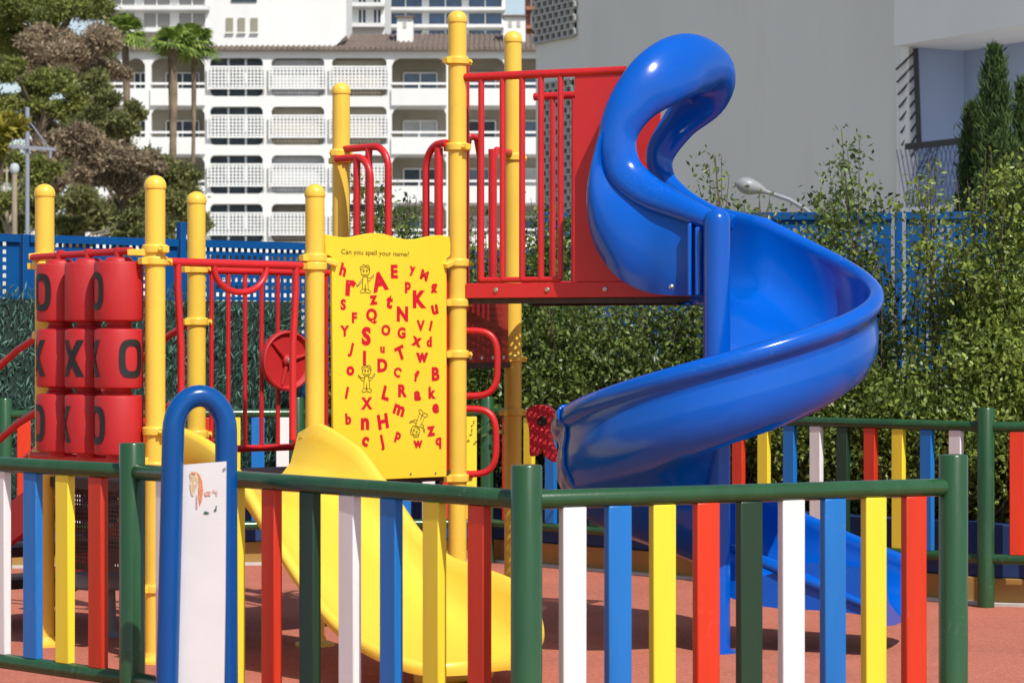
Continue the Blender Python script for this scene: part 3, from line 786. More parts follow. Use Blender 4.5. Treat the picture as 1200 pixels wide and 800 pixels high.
decal('worn_print', zz([(280,322),(300,318),(326,316),(328,330),(320,350),(308,340),(298,352),(288,345)]), rdp)
decal('worn_print', zz([(338,308),(368,308),(370,345),(360,345),(358,325),(340,322)]), rdp)
decal('worn_print', zz([(278,456),(292,448),(320,462),(300,468),(280,466)]), gnp)
decal('worn_print', zz([(346,440),(356,436),(360,412),(366,412),(364,448),(350,450)]), gnp)
for px, py in ((213,553),(263,549)):
    obj('screw', MB().lathe([(.005,0),(.004,.003)], P(px,py,Yb(px)-.003), 8, Matrix.Rotation(R(90),3,'X')), bolt, bd)

# ---------------------------------------------------------------- blue perforated fences
def panel_fence(name, p, q, z0, z1, npan, hz0, hz1, label, margin=.12, gap=.012, pw_=.05, holes=.028, pitch=.054, ext=.06, tall=()):
    root = thing(name, ((p.x+q.x)/2,(p.y+q.y)/2,0), label, 'fence')
    d = (q-p); L_ = d.length; d = d/L_; n = V((d.y,-d.x,0)); w = L_/npan
    for i in range(npan):
        s0 = i*w+gap+pw_/2; s1 = (i+1)*w-gap-pw_/2
        nxh = int((s1-s0-2*margin)/pitch); nyh = int((hz1-hz0)/pitch)
        ml = (s1-s0-nxh*pitch)/2
        o = p+d*(s0+ml)+V((0,0,hz0))
        m = MB().perf(o, d, Z, nxh, nyh, pitch, holes, n*-.006, (ml,ml,hz0-z0,z1-hz0-nyh*pitch))
        m.box(p+d*((s0+s1)/2)+n*.012+Z*(z1-.03), (s1-s0,.028,.05), math.atan2(d.y,d.x))
        obj('panel', m, bluefence, root, smooth=False)
    for i in range(npan+1):
        c = p+d*(i*w)
        obj('post', MB().box((c.x,c.y,(z1+ext+(.12 if i in tall else 0))/2), (pw_,.06,z1+ext+(.12 if i in tall else 0)), math.atan2(d.y,d.x)), bluefence, root, bevel=.004)
    return root
panel_fence('perforated_fence', V((-4.3,17.0,0)), V((.55,21.1,0)), .05, 2.20, 5, 1.35, 2.165, 'blue perforated metal fence behind the green screen, rising above the noughts and crosses drums', ext=.0, margin=.07, tall=(2,))
panel_fence('perforated_fence', V((.25,18.9,0)), V((5.3,18.6,0)), .42, 2.40, 4, 1.0, 2.32, 'blue perforated metal fence half hidden by the leafy hedge right of the spiral slide', gap=.028, ext=.0)

# artificial green screen in front of the left blue fence
lp, lq = V((-4.55,16.78,0)), V((-1.55,19.15,0))
def leafcloud(name, cen, size, m, parent, rng, axis=None, aspect=.5, up=.3, fold=.25, spread=1.0):
    n = len(cen)
    d = rng.normal(size=(n,3)); d[:,2] += up
    if axis is not None: d = d*spread+axis
    d /= np.linalg.norm(d,axis=1)[:,None]+1e-9
    r = rng.normal(size=(n,3)); s = np.cross(d,r); s /= np.linalg.norm(s,axis=1)[:,None]+1e-9
    nn = np.cross(s,d)
    L_ = (size*rng.uniform(.6,1.25,size=n))[:,None]
    a = cen; b = cen+d*L_*.5+s*L_*aspect*.5-nn*L_*fold*.3; c = cen+d*L_; e_ = cen+d*L_*.5-s*L_*aspect*.5-nn*L_*fold*.3
    vs = np.stack([a,b,c,e_],axis=1).reshape(-1,3)
    me = bpy.data.meshes.new(name)
    org = np.array(WL[parent]) if parent is not None else np.array([vs[:,0].mean(), vs[:,1].mean(), 0.0])
    ctr = vs.mean(axis=0) if parent is not None else org
    vs = vs-ctr
    me.vertices.add(4*n); me.vertices.foreach_set('co', vs.astype(np.float32).ravel())
    idx = np.arange(n)*4
    tri = np.stack([idx,idx+1,idx+2,idx,idx+2,idx+3],axis=1).ravel()
    me.loops.add(6*n); me.loops.foreach_set('vertex_index', tri.astype(np.int32))
    me.polygons.add(2*n); me.polygons.foreach_set('loop_start', (np.arange(2*n)*3).astype(np.int32)); me.polygons.foreach_set('loop_total', np.full(2*n,3,np.int32))
    me.update(); me.validate(); me.materials.append(m)
    o = bpy.data.objects.new(name, me); COL.objects.link(o)
    if parent is not None:
        o.parent = parent; o.location = V(ctr-org)
    else: o.location = V(org)
    WL[o] = V(ctr); return o
rng = np.random.default_rng(5)
matgreen = leafmat('artificial hedge blades', (.02,.065,.048), (.16,.33,.26), .5, .15, 5)
scr = thing('hedge_screen', ((lp.x+lq.x)/2,(lp.y+lq.y)/2,0), 'dark green artificial hedge screen fixed in front of the blue fence on the left', 'screen')
dl = (lq-lp).normalized(); nl = V((dl.y,-dl.x,0)); Ll = (lq-lp).length
obj('backing', MB().box((lp+lq)/2+Z*.90, (Ll,.02,1.72), math.atan2(dl.y,dl.x)), mat('dark green backing', (.012,.03,.022), .8), scr)
n = 15000; sx = rng.uniform(0,Ll,n); sz = rng.uniform(.02,1.76,n)+.06*np.sin(sx*5)+.03*rng.normal(size=n); so = rng.uniform(.012,.06,n)
cen = np.array(lp)[None]+np.outer(sx,np.array(dl))+np.outer(so,np.array(nl)); cen[:,2] = np.clip(sz,.02,1.9)
leafcloud('blades', cen, .065, matgreen, scr, rng, axis=np.array((*(nl*.4).xy, .9)), aspect=.16, spread=.55)

# ---------------------------------------------------------------- hedge shrubs
leaf_a = leafmat('hedge leaves', (.018,.043,.012), (.23,.32,.07), .36, .35, 2.2)  # darker green, shade under the deck and in gaps put into it
leaf_b = leafmat('sunlit hedge leaves', (.030,.06,.014), (.35,.45,.088), .36, .35, 2.2)  # lighter green, sunlight on the right-hand hedge put into it
def curve_pts(a, b, sag, rr, n=9):
    off_ = np.array([rr.uniform(-1,1), rr.uniform(-1,1), 0])*sag
    ts_ = np.linspace(0,1,n)[:,None]
    return a*(1-ts_)+b*ts_+off_*np.sin(ts_*math.pi)
def shrub(name, x, y, z0, h, w, nshoot, nleaf, lm, label, group, seed, size=.043, base=.15, dense=True, depth=.45, cat='shrub'):
    rr = random.Random(seed); rg_ = np.random.default_rng(seed)
    root = thing(name, (x,y,z0), label, 'shrub', group)
    pts = []; stems = MB()
    for i in range(nshoot):
        a = np.array([x+rr.gauss(0,.08), y+rr.gauss(0,.06), z0])
        ang = rr.uniform(0,2*math.pi); q = math.sqrt(rr.random())
        hh = h*(1-.45*q*q)*rr.uniform(.62,1.0)
        if i < (8 if cat == 'tall' else 3): hh = h*rr.uniform(.86,1.0); q *= .5
        b = np.array([x+w*q*math.cos(ang), y+depth*q*math.sin(ang), z0+hh])
        c = curve_pts(a, b, .12, rr)
        if i < 12: stems.tube([V(p) for p in c[::2]], [.011,.008,.006,.004,.002], 5)
        pts.append(c)
        for k in range(4 if dense else 3):
            t = rr.uniform(.3,.97); p = c[int(t*8)]
            e_ = p+np.array([rr.gauss(0,.16), rr.gauss(0,.12), rr.uniform(.05,.3)])
            e_[2] = min(e_[2], z0+h)
            pts.append(curve_pts(p, e_, .03, rr))
    per = max(2, int(nleaf/len(pts))); cs = []
    for c in pts:
        lo = base if len(cs) == 0 else 0
        t = rg_.uniform(.12,1,per)
        i0 = np.minimum((t*8).astype(int),7); fr = (t*8-i0)[:,None]
        p = c[i0]*(1-fr)+c[i0+1]*fr
        tight = (.065 if dense else .042)*(1.2-.7*t)[:,None]
        cs.append(p+rg_.normal(size=(per,3))*tight)
    cen = np.concatenate(cs); cen[:,2] = np.maximum(cen[:,2], z0+.02)
    obj('stem', stems, bark, root)
    leafcloud('foliage', cen, size, lm, root, rg_, up=.5, aspect=.52)
    return root
def fence_y(px):   # depth of the planter wall line at a picture column, plus offset
    k = (px-600)/F; best = None
    for a, b in ((Q1,Q2),(Q2,Q3),(Q3,Q4)):
        d = b-a; den = d.x-k*d.y
        if abs(den) < 1e-6: continue
        f = (k*a.y-a.x)/den
        if -.001 <= f <= 1.001: return a.y+d.y*f
    return 14
hi = 0
low = [(455,355),(500,330),(548,345),(585,352),(628,335),(668,350),(705,352),(742,358),(780,362),(818,370),(858,360),(895,372),(930,362),(968,385),(1004,408),(1040,430),(1078,436),(1116,425),(1152,372),(1190,318),(1228,330)]
desc = ['dense leafy hedge shrub seen below the slide deck','hedge shrub with pale new leaves']
for i, (px, py) in enumerate(low):
    Y = fence_y(px)+.66+(.12 if i%2 else 0)
    c = P(px, py-(28 if 550 < px < 860 else 8), Y)
    side = ('behind the alphabet board' if px < 540 else 'behind the yellow posts of the upper deck' if px < 640 else 'below the slide deck' if px < 760 else 'behind the curve of the blue slide' if px < 930 else 'above the back picket fence on the right')
    shrub('hedge_shrub', c.x, Y, .40, c.z-.40+rnd.uniform(-.08,.10), .38 if px < 960 or px > 1170 else .27, 36, 9500, leaf_b if px > 900 else leaf_a,
          'dense bushy shrub of the lower hedge row %s' % side, 'lower hedge shrubs %s' % side, 100+i)
tall = [(432,205,.20,1,20,3600,'thin tall shrub topping the alphabet board, beside the red handrail loops'),(480,222,.30,1,24,4600,'dark shrub showing between the red handrail loops and the tallest yellow post'),
        (560,232,.24,1,20,3200,'shrub seen between the bars just right of the tallest yellow post'),(628,225,.24,1,22,3800,'shrub seen through the red bars below the breeze block grille'),(668,215,.24,1,22,3800,'shrub seen through the last red bars beside the red slide panel'),
        (842,172,.14,1,10,1000,'single thin upright shoot shrub beside the slide hood'),(886,222,.20,1,12,1000,'short sparse shrub under the street lamp'),
        (985,152,.30,1,28,4600,'tall loose shrub with many upright shoots against the grey wall, right of the lamp'),(940,262,.22,1,16,2000,'mid height shrub left of the tall loose shrub'),
        (1024,262,.09,1,5,170,'loose shrub touching the outer bend of the blue slide'),(1092,176,.17,1,11,950,'slender shrub with a round leafy head below the balcony lattice'),
        (1138,205,.14,1,10,900,'shrub in front of the cypress base'),(1180,155,.25,1,38,7500,'tall full shrub at the right edge with sunlit yellow green leaves'),(1225,190,.34,1,34,6500,'shrub cut off by the right edge of the picture')]
for i, (px, py, w, dn, ns, nl_, lab) in enumerate(tall):
    Y = fence_y(px)+1.05+.15*(i%3)
    c = P(px, py, Y)
    shrub('hedge_shrub', c.x, Y, .40, c.z-.40, w*1.2, int(ns*1.4), int(nl_*3.0), leaf_b if px > 1000 else leaf_a, lab, 'tall hedge shrubs', 300+i, dense=bool(dn), cat='tall')

# cypress behind the hedge
def cypress(px, py, Y, w, label, seed, n=16000):
    rr = np.random.default_rng(seed); top = P(px, py, Y); h = top.z
    root = thing('cypress_tree', (top.x,Y,0), label, 'tree', 'cypresses')
    obj('trunk', MB().tube([V((top.x,Y,0)),V((top.x+.03,Y,h*.4)),V((top.x,Y,h*.8))],[.08,.06,.02],8), bark, root)
    K = 64; cs = []; 
    for k in range(K):
        zz_ = h*(.25+.72*rr.random()**.8); rad = w*(1-((zz_/h)-.25)/.78)**.75
        a = rr.uniform(0,6.28); ln = rr.uniform(.5,1.0)
        b0 = np.array([top.x+.25*rad*math.cos(a), Y+.25*rad*math.sin(a), zz_-.25*ln]); b1 = np.array([top.x+rad*math.cos(a), Y+rad*math.sin(a), min(h, zz_+.35*ln)])
        t = rr.uniform(0,1,n//K)[:,None]
        cs.append(b0*(1-t)+b1*t+rr.normal(size=(n//K,3))*np.array([.06,.06,.10])*(1.2-t))
    t = rr.uniform(.3,1,n//6)[:,None]; cs.append(np.array([top.x,Y,0])*(1-t)+np.array([top.x,Y,h])*t+rr.normal(size=(n//6,3))*np.array([.09,.09,.05])*(1.15-t))
    leafcloud('foliage', np.concatenate(cs), .105, cypm, root, rr, axis=np.array((0,0,1.1)), aspect=.16, spread=.45)
cypm = leafmat('cypress foliage', (.016,.042,.012), (.11,.18,.045), .6, .2, 1.5)
cypress(1166, 60, 27, .38, 'dark green cypress with a pointed tip, in front of the balcony', 11)
cypress(1140, 128, 27.6, .26, 'small dark cypress spire left of the pointed one', 13)
cypress(1204, 100, 28, .46, 'darker cypress cut by the right edge beside the pointed one', 12)

# ---------------------------------------------------------------- street lamp
Yl = 34
lm_ = thing('street_lamp', (P(960,0,Yl).x,Yl,0), 'grey street lamp with drop shaped head above the hedge, against the grey wall', 'street lamp')
x_ = P(960,0,Yl).x
obj('pole', MB().tube([V((x_,Yl,0)),V((x_,Yl,P(0,262,Yl).z))],[.07,.045],12), greysteel, lm_)
obj('arm', MB().tube([V((x_,Yl,P(0,262,Yl).z)),P(945,246,Yl),P(925,234,Yl),P(890,222,Yl)],.028,10), greysteel, lm_)
hd = cr([(*P(898,225,Yl),.03),(*P(888,221,Yl),.075),(*P(878,218.5,Yl),.11),(*P(869,216,Yl),.095),(*P(863,214.5,Yl),.04),(*P(861,214,Yl),.005)],5)
obj('lamp_head', MB().tube([V(h[:3]) for h in hd],[h[3] for h in hd],16), mat('pale grey lamp housing', (.27,.28,.29), .4), lm_)

# ---------------------------------------------------------------- grey building on the right
gb = thing('grey_building', (P(840,0,53).x,53,0), 'large grey rendered building with breeze block grilles and a recessed balcony, behind the slide', 'building')
dG = V((.485,-.8745,0)).normalized(); nG = V((dG.y,-dG.x,0)); GC = V((7.55,50,0))
def gk(px):
    k = (px-600)/F; return (k*GC.y-GC.x)/(dG.x-k*dG.y)
def gz(px, py):
    k = gk(px); return CAMZ-(py-400)/F*(GC.y+dG.y*k)
def gbox(k0, k1, z0, z1, o0, o1):
    a = GC+dG*k0; b = GC+dG*k1; c = (a+b)/2+nG*((o0+o1)/2)+Z*((z0+z1)/2)
    return MB().box(c, (k1-k0, abs(o1-o0), z1-z0), math.atan2(dG.y,dG.x))
k0 = gk(628)
obj('wall', gbox(k0, -.08, 0, 13, -8, 0), greywall, gb, smooth=False)
obj('corner_strip', gbox(-.075, .20, 0, 13, -.12, .10), palewall, gb, smooth=False)
obj('recess_side', gbox(-.07, .195, 0, 13, -8, -.125), mat('white render with shade tint', (.40,.49,.68), .9, .08, .5, .2, 10), gb, smooth=False)  # white render, the blue of the recess shade is in its colour
obj('drain_pipe', MB().tube([GC+dG*-.16+nG*.05, GC+dG*-.16+nG*.05+Z*13], .045, 10), palewall, gb)
# balcony recess
kz = gk(1192)
zc = gz(1080,54); zf = gz(1090,228)
obj('recess_wall', gbox(.2, 6, 0, 13, -8, -1.25), mat('white render with shade tint', (.44,.52,.68), .9, .08, .5, .2, 10), gb, smooth=False)  # blue here is painted shade on a white wall
obj('upper_balcony', gbox(.205, kz+1.2, zc, zc+4.2, -1.245, .45), palewall, gb, smooth=False)
obj('balcony_floor', gbox(.205, kz+2, zf-.55, zf-.25, -1.24, .35), palewall, gb, smooth=False)
obj('lower_wall', gbox(.205, kz+2, 0, zf-.56, -1.24, .2), palewall, gb, smooth=False)
obj('railing', gbox(.45, kz+2, gz(1092,175), gz(1092,168), .28, .38), darkmetal, gb, smooth=False)
m = MB(); za, zb_ = zf-.25, gz(1092,174)
for k in range(34):
    x0 = .45+k*.13
    for sg in (1,-1):
        a = GC+dG*x0+nG*.33+Z*za; b = GC+dG*(x0+sg*.32)+nG*.33+Z*zb_
        m.tube([a,b], .011, 5)
obj('lattice', m, mat('blue grey metal', (.12,.16,.30), .5), gb, smooth=False)
m = MB(); a = GC+dG*.02; 
for k in range(4):
    p0 = P(1072+k*5,207,49.9)+V((0,-.1*k,0)); m.tube([p0, P(1090+k*3,172,49.5)], .014, 5)
obj('side_brace', m, darkmetal, gb)
# slanted rods
wg = obj('window_grille', MB().bar(P(1073,57,49.7), P(1077,168,49.7), .09, .09), darkmetal, gb)
for k in range(9):
    f = k/8.0
    p1 = P(1073+4*f, 60+108*f, 49.7); p0 = P(1050+9*f, 82+118*f, 50.2-.25)
    obj('rod', MB().tube([p0,p1], .022, 6), darkmetal, wg)
def breeze(kA, kB, zA, zB, name='breeze_block_grille'):
    root = obj(name, gbox(kA, kB, zA, zB, .004, .012), mat('painted void shade', (.02,.02,.022), .9), gb, smooth=False)  # solid dark sheet painted as the shade behind the blocks
    m = MB(); rows = int((zB-zA)/.155); ph = (zB-zA)/rows; cols = max(2,int((kB-kA)/.27)); pc = (kB-kA)/cols
    for j in range(rows+1):
        z = zA+j*ph; bb = gbox(kA, kB, z-.022, z+.022, .013, .10); m.add(bb.v, bb.f)
    for j in range(rows):
        for i in range(cols+1):
            x = kA+(i+(.5 if j%2 else 0))*pc
            if x > kB: continue
            bb = gbox(x-.05, x+.05, zA+j*ph+.023, zA+(j+1)*ph-.023, .014, .095); m.add(bb.v, bb.f)
    obj('blocks', m, mat('breeze block', (.46,.46,.44), .9, .15, 3), root, smooth=False)
breeze(gk(628)+.02, gk(676), gz(650,47), 11.5)
breeze(gk(638), gk(673), 2.2, gz(655,96))
obj('wall_joint', gbox(gk(680)-.015, gk(680)+.015, 0, 13, .0, .02), greywall, gb, smooth=False)

# ---------------------------------------------------------------- white apartment block far behind
YW = 160.0; sW = F/YW
def wx(px): return (px-600)/sW
def wz(py): return CAMZ+(400-py)/sW
def wbox(mb, px0, px1, py0, py1, y0, y1):
    mb.box(((wx(px0)+wx(px1))/2, (y0+y1)/2, (wz(py0)+wz(py1))/2), (abs(wx(px1)-wx(px0)), abs(y1-y0), abs(wz(py1)-wz(py0))))
    return mb
ab = thing('apartment_building', (wx(385),YW,0), 'long white apartment block with latticed balconies and a brown tiled roof, beyond the play area', 'building')
bays = [(112,144,'b'),(147,170,'b'),(177,240,'b'),(246,308,'s'),(318,380,'s'),(389,453,'s'),(459,523,'b'),(531,592,'b'),(600,662,'b')]
shutter = mat('brown roller shutter', (.22,.20,.16), .8, .2, 3); curtain = mat('pale curtain', (.55,.56,.58), .8, .25, 1.5)
wall_mb = MB(); back_mb = MB(); slab_mb = MB()
nf = 6
for fl in range(nf):
    y0 = 68+57*fl; ys_ = y0+45
    if fl == 0: wbox(wall_mb, 100, 672, 58, y0, YW, YW+.45)
    wbox(wall_mb, 100, 672, ys_, y0+57, YW, YW+.45)             # spandrel
    wbox(slab_mb, 100, 672, ys_+3, y0+57, YW+.46, YW+2.4)
    ends = [100]+[v for b in bays for v in b[:2]]+[672]
    for a, b in zip(ends[::2], ends[1::2]):
        wbox(wall_mb, a, b, y0, ys_, YW, YW+.45)
    for px0, px1, kind in bays:
        ch = 9 if kind == 'b' else 5
        for sx, e in ((px0,1),(px1,-1)):
            for yy, s2 in (((y0,1),) if kind == 'b' else ((y0,1),(ys_,-1))):
                pl = [(0,0),(e*ch/sW,0),(e*ch*.35/sW,-s2*ch*.35/sW),(0,-s2*ch/sW)]
                wall_mb.prism(pl, (wx(sx),YW+.01,wz(yy)), (1,0,0), (0,0,1), (0,.42,0))
obj('wall', wall_mb, stucco, ab, smooth=False)
obj('floor_slab', slab_mb, stucco, ab, smooth=False)
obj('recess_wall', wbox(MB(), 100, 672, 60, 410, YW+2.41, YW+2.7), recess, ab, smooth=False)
for fl in range(nf):
    y0 = 68+57*fl
    for bi, (px0, px1, kind) in enumerate(bays):
        if kind == 's':
            m = MB(); e0_, e1_ = px0-2, px1+3
            wbox(m, e0_, e1_, y0+10, y0+12, YW-.28, YW-.2); wbox(m, e0_, e1_, y0+35, y0+37, YW-.28, YW-.2)
            nv = 16
            for k in range(nv+1):
                x = e0_+(e1_-e0_)*k/nv; wbox(m, x-.75, x+.75, y0+10, y0+37, YW-.27, YW-.21)
            for k in range(1,7):
                yy = y0+10+27*k/7; wbox(m, e0_, e1_, yy-.7, yy+.7, YW-.265, YW-.215)
            obj('balcony_screen', m, screenm, ab, smooth=False)
            # glazing band seen above and below the screen
            dk = (bi == 3)
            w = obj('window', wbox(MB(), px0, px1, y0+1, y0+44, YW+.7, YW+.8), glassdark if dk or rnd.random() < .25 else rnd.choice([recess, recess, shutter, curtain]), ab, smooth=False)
            if dk:
                m = MB()
                for f in (.33,.66): wbox(m, px0+(px1-px0)*f-1.2, px0+(px1-px0)*f+1.2, y0, y0+45, YW+.55, YW+.69)
                obj('frame', m, screenm, w, smooth=False)
        else:
            m = MB(); wbox(m, px0-.5, px1+.5, y0+36, y0+56, YW-.18, YW-.02)
            obj('balcony_parapet', m, stucco, ab, smooth=False)
            m = MB(); wbox(m, px0, px1, y0+29, y0+31.5, YW-.1, YW-.02); wbox(m, px0+(px1-px0)*.5-.6, px0+(px1-px0)*.5+.6, y0+31, y0+36, YW-.1,YW-.03)
            obj('railing', m, screenm, ab, smooth=False)
            c = (px0+px1)/2
            ww = min(42,(px1-px0)*.62)
            w = obj('window', wbox(MB(), c-ww/2, c+ww/2, y0+14, y0+40, YW+2.3, YW+2.4), rnd.choice([glassblue, glassblue, glassdark, curtain]) if bi > 5 else rnd.choice([glassdark, glassdark, shutter]), ab, smooth=False)
            m = MB()
            for f in (0,.5,1): wbox(m, c-ww/2+ww*f-.8, c-ww/2+ww*f+.8, y0+14, y0+40, YW+2.22, YW+2.29)
            wbox(m, c-ww/2, c+ww/2, y0+12.5, y0+14, YW+2.22, YW+2.29)
            obj('frame', m, screenm, w, smooth=False)
# roof
roof = MB().add([(wx(100),YW-.4,wz(58)),(wx(672),YW-.4,wz(58)),(wx(672),YW+6,wz(27)),(wx(100),YW+6,wz(27)),(wx(100),YW-.4,wz(60)),(wx(672),YW-.4,wz(60)),(wx(672),YW+6,wz(60)),(wx(100),YW+6,wz(60))],
                 [(0,1,2,3),(4,5,1,0),(3,2,6,7),(0,3,7,4),(1,5,6,2),(4,7,6,5)])
for k in range(95):
    x = wx(100)+(wx(672)-wx(100))*k/94
    roof.tube([(x,YW-.42,wz(58)+.03),(x,YW+5.9,wz(27.4)+.03)], .07, 5)
rf = obj('roof', roof, rooft, ab)
for px0, px1, py0, py1 in ((463,482,15,33),(590,616,14,33)):
    ch = obj('chimney', wbox(MB(), px0, px1, py0, py1+12, YW+2.5, YW+4), stucco, rf, smooth=False)
    obj('chimney_cap', wbox(MB(), px0-1.5, px1+1.5, py0-2, py0, YW+2.3, YW+4.2), rooft, ch, smooth=False)
    for cx in ([(px0+px1)/2] if px1-px0 < 22 else [(px0+px1)/2-5,(px0+px1)/2+5]):
        obj('vent', wbox(MB(), cx-2, cx+2, py0+5, py0+12, YW+2.45, YW+2.499), mat('grey vent', (.45,.44,.42), .8), ch, smooth=False)
ph = obj('penthouse', MB().prism([(wx(244),wz(53)),(wx(392),wz(53)),(wx(405),wz(40)),(wx(405),wz(-60)),(wx(244),wz(-60))], (0,YW+.6,0), (1,0,0), (0,0,1), (0,6,0)), stucco, ab, smooth=False)
for px in (268,282,297):
    w = obj('small_window', wbox(MB(), px-4, px+4, 20, 37, YW+.5, YW+.59), mat('olive shutter', (.28,.27,.20), .8), ph, smooth=False)
    obj('sill', wbox(MB(), px-5, px+5, 37, 38.5, YW+.42, YW+.58), stucco, w, smooth=False)
obj('penthouse_window', wbox(MB(), 270, 300, -6, 1, YW+.5, YW+.59), glassdark, ph, smooth=False)
# buildings behind
def tower(name, label, px0, px1, pytop, pybot, Y, wall, rows, cols, glass, frac=.7, seed=0):
    s_ = F/Y; X = lambda p: (p-600)/s_; ZZ = lambda q: CAMZ+(400-q)/s_
    root = thing(name, ((X(px0)+X(px1))/2,Y+5,0), label, 'building')
    obj('wall', MB().box(((X(px0)+X(px1))/2,Y+5,ZZ(pytop)/2), (X(px1)-X(px0),10,ZZ(pytop))), wall, root, smooth=False)
    hgt = rows[1]
    for r_ in range(rows[0]):
        yy = rows[2]+r_*hgt
        for c_ in range(cols):
            w = (px1-px0)/cols; a = px0+w*(c_+.5-frac/2); b = px0+w*(c_+.5+frac/2)
            wn = obj('window', MB().box(((X(a)+X(b))/2,Y-.03,(ZZ(yy)+ZZ(yy+hgt*.62))/2), (X(b)-X(a),.05,ZZ(yy)-ZZ(yy+hgt*.62))), glass, root, smooth=False)
            m = MB()
            for f in (0,.5,1): m.box((X(a)+(X(b)-X(a))*f,Y-.09,(ZZ(yy)+ZZ(yy+hgt*.62))/2), (.1,.06,ZZ(yy)-ZZ(yy+hgt*.62)))
            obj('frame', m, screenm, wn, smooth=False)
        obj('balcony_slab', MB().box(((X(px0)+X(px1))/2,Y-.5,ZZ(yy+hgt*.80)), (X(px1)-X(px0),.94,(ZZ(yy)-ZZ(yy+hgt*.3))*.6)), wall, root, smooth=False)
    return root
tower('tower_block', 'modern tower with rows of blue glass behind the brown roof', 452, 592, -70, 60, 215, stucco, (6,20,-64), 3, glassblue, .86)
tower('white_block', 'white block with small windows between the penthouse and the glass tower', 398, 451, -60, 60, 190, stucco, (5,24,-84), 3, glassdark, .55)
tower('white_block', 'white block with a terrace at the top left, above the palms', 122, 246, -60, 60, 200, stucco, (5,26,-88), 3, mat('painted terrace shade', (.30,.29,.28), .8), .78)  # flat panels, grey stands for the shade inside the terrace
tower('brick_tower', 'narrow orange brick building beside the grey wall at the top', 616, 660, -60, 60, 180, brickm, (5,22,-72), 2, glassdark, .4)

# ---------------------------------------------------------------- trees on the left
pine_g = leafmat('pine foliage', (.05,.075,.02), (.42,.45,.11), .6, .42, .35)
pine_b = leafmat('dry brown foliage', (.10,.075,.045), (.54,.42,.28), .7, .35, .35)
pine_d = leafmat('dark olive foliage', (.045,.06,.022), (.36,.37,.13), .6, .4, .35)
def tree(name, px, Y, clumps, m, label, n, seed, tk=.25, group=None, size=.16, bk=None, cat='tree'):
    rr = np.random.default_rng(seed); r2 = random.Random(seed)
    s_ = F/Y; base = P(px, 400, Y); x0 = base.x
    root = thing(name, (x0,Y,0), label, cat, group)
    tm = MB(); tot = sum(c[2]**2 for c in clumps); cs = []
    top = max(P(c[0],c[1],Y).z for c in clumps)
    def tz(z): return V((x0+.5*math.sin(z*.35+seed), Y+.3*math.cos(z*.3+seed), z))
    zs = [top*.92*k/8 for k in range(9)]
    tm.tube([tz(z) for z in zs], [tk*(1-.8*k/8) for k in range(9)], 9)
    for cx, cy, cr_ in clumps:
        c = P(cx, cy, Y+r2.uniform(-1.5,1.5)); rad = cr_/s_
        zb0 = max(.5, min(top*.85, c.z-r2.uniform(.6,1.6)))
        a = tz(zb0); mid = a.lerp(c,.55)+V((0,0,.25))
        tm.tube([a, mid, c], [tk*.35, tk*.22, .03], 6)
        k = max(40, int(4.6*n*cr_**2/tot)); sub = max(5, int(9*rad))
        subs = rr.normal(size=(sub,3)); subs /= np.linalg.norm(subs,axis=1)[:,None]; subs *= (rr.uniform(.35,1,sub)**.6)[:,None]
        pick = rr.integers(0, sub, k)
        p = np.array(c)[None]+rad*np.array([1.05,1.0,.72])*(subs[pick]+rr.normal(size=(k,3))*.21)
        cs.append(p)
        for q in subs[:6]:
            e_ = V(np.array(c)+rad*np.array([1,1,.7])*q*.8); tm.tube([mid.lerp(c,.6), e_], [.04,.012], 4)
    obj('trunk', tm, bk or bark, root)
    cen = np.concatenate(cs); cen[:,2] = np.maximum(cen[:,2], .1)
    leafcloud('crown', cen, size, m, root, rr, aspect=.34, up=.25)
    return root
tree('pine_tree', 62, 92, [(8,8,30),(48,-8,34),(90,6,34),(20,48,26),(108,-14,28),(60,28,22),(-12,40,26)], pine_g, 'tall green pine whose crown fills the top left corner', 15000, 21, .34)
tree('pine_tree', 84, 100, [(10,70,32),(60,80,34),(104,64,28),(20,130,34),(78,140,34),(118,170,28),(20,195,34),(80,200,32),(150,225,28),(30,245,30),(100,250,30),(196,250,22)], pine_d, 'broad dark pine standing behind the other trees at the left', 16000, 30, .36)
tree('pine_tree', 98, 86, [(58,52,28),(100,50,30),(122,44,16),(138,84,13),(40,82,20),(84,82,26),(116,84,18)], pine_b, 'pine with dry brown needles below the green crown at the top left', 10500, 22, .28)
tree('pine_tree', 30, 80, [(24,112,24),(60,100,26),(92,120,22),(56,132,22),(-6,130,24),(8,84,18)], pine_g, 'green pine boughs behind the metal pole with a crossarm', 8000, 23, .24)
tree('pine_tree', 126, 78, [(112,100,18),(128,122,16),(106,148,24),(140,146,20),(158,132,12)], pine_d, 'dark pine left of the two slim palms', 7000, 24, .22)
tree('pine_tree', 122, 72, [(86,168,24),(120,174,26),(104,200,24),(150,190,22),(138,216,22),(66,176,20),(62,205,22),(176,196,18)], pine_b, 'dry brown tree low behind the noughts and crosses drums', 9000, 25, .2)
tree('pine_tree', 190, 74, [(176,200,24),(206,214,22),(196,238,24),(228,240,18),(160,236,22),(222,262,20)], pine_d, 'dark olive tree between the yellow posts, below the palms', 8000, 26, .18)
tree('garden_tree', 18, 66, [(8,196,22),(30,230,24),(-8,240,24),(48,200,16),(10,262,24),(50,262,20)], pine_g, 'bushy green tree at the left edge below the crossarm', 7500, 27, .14, bk=palebark)
tree('garden_tree', 75, 62, [(98,236,20),(120,256,22),(150,262,22),(84,268,18),(62,240,10),(180,268,20)], pine_d, 'low tree with a pale slim trunk above the blue fence', 6500, 28, .1, bk=palebark)
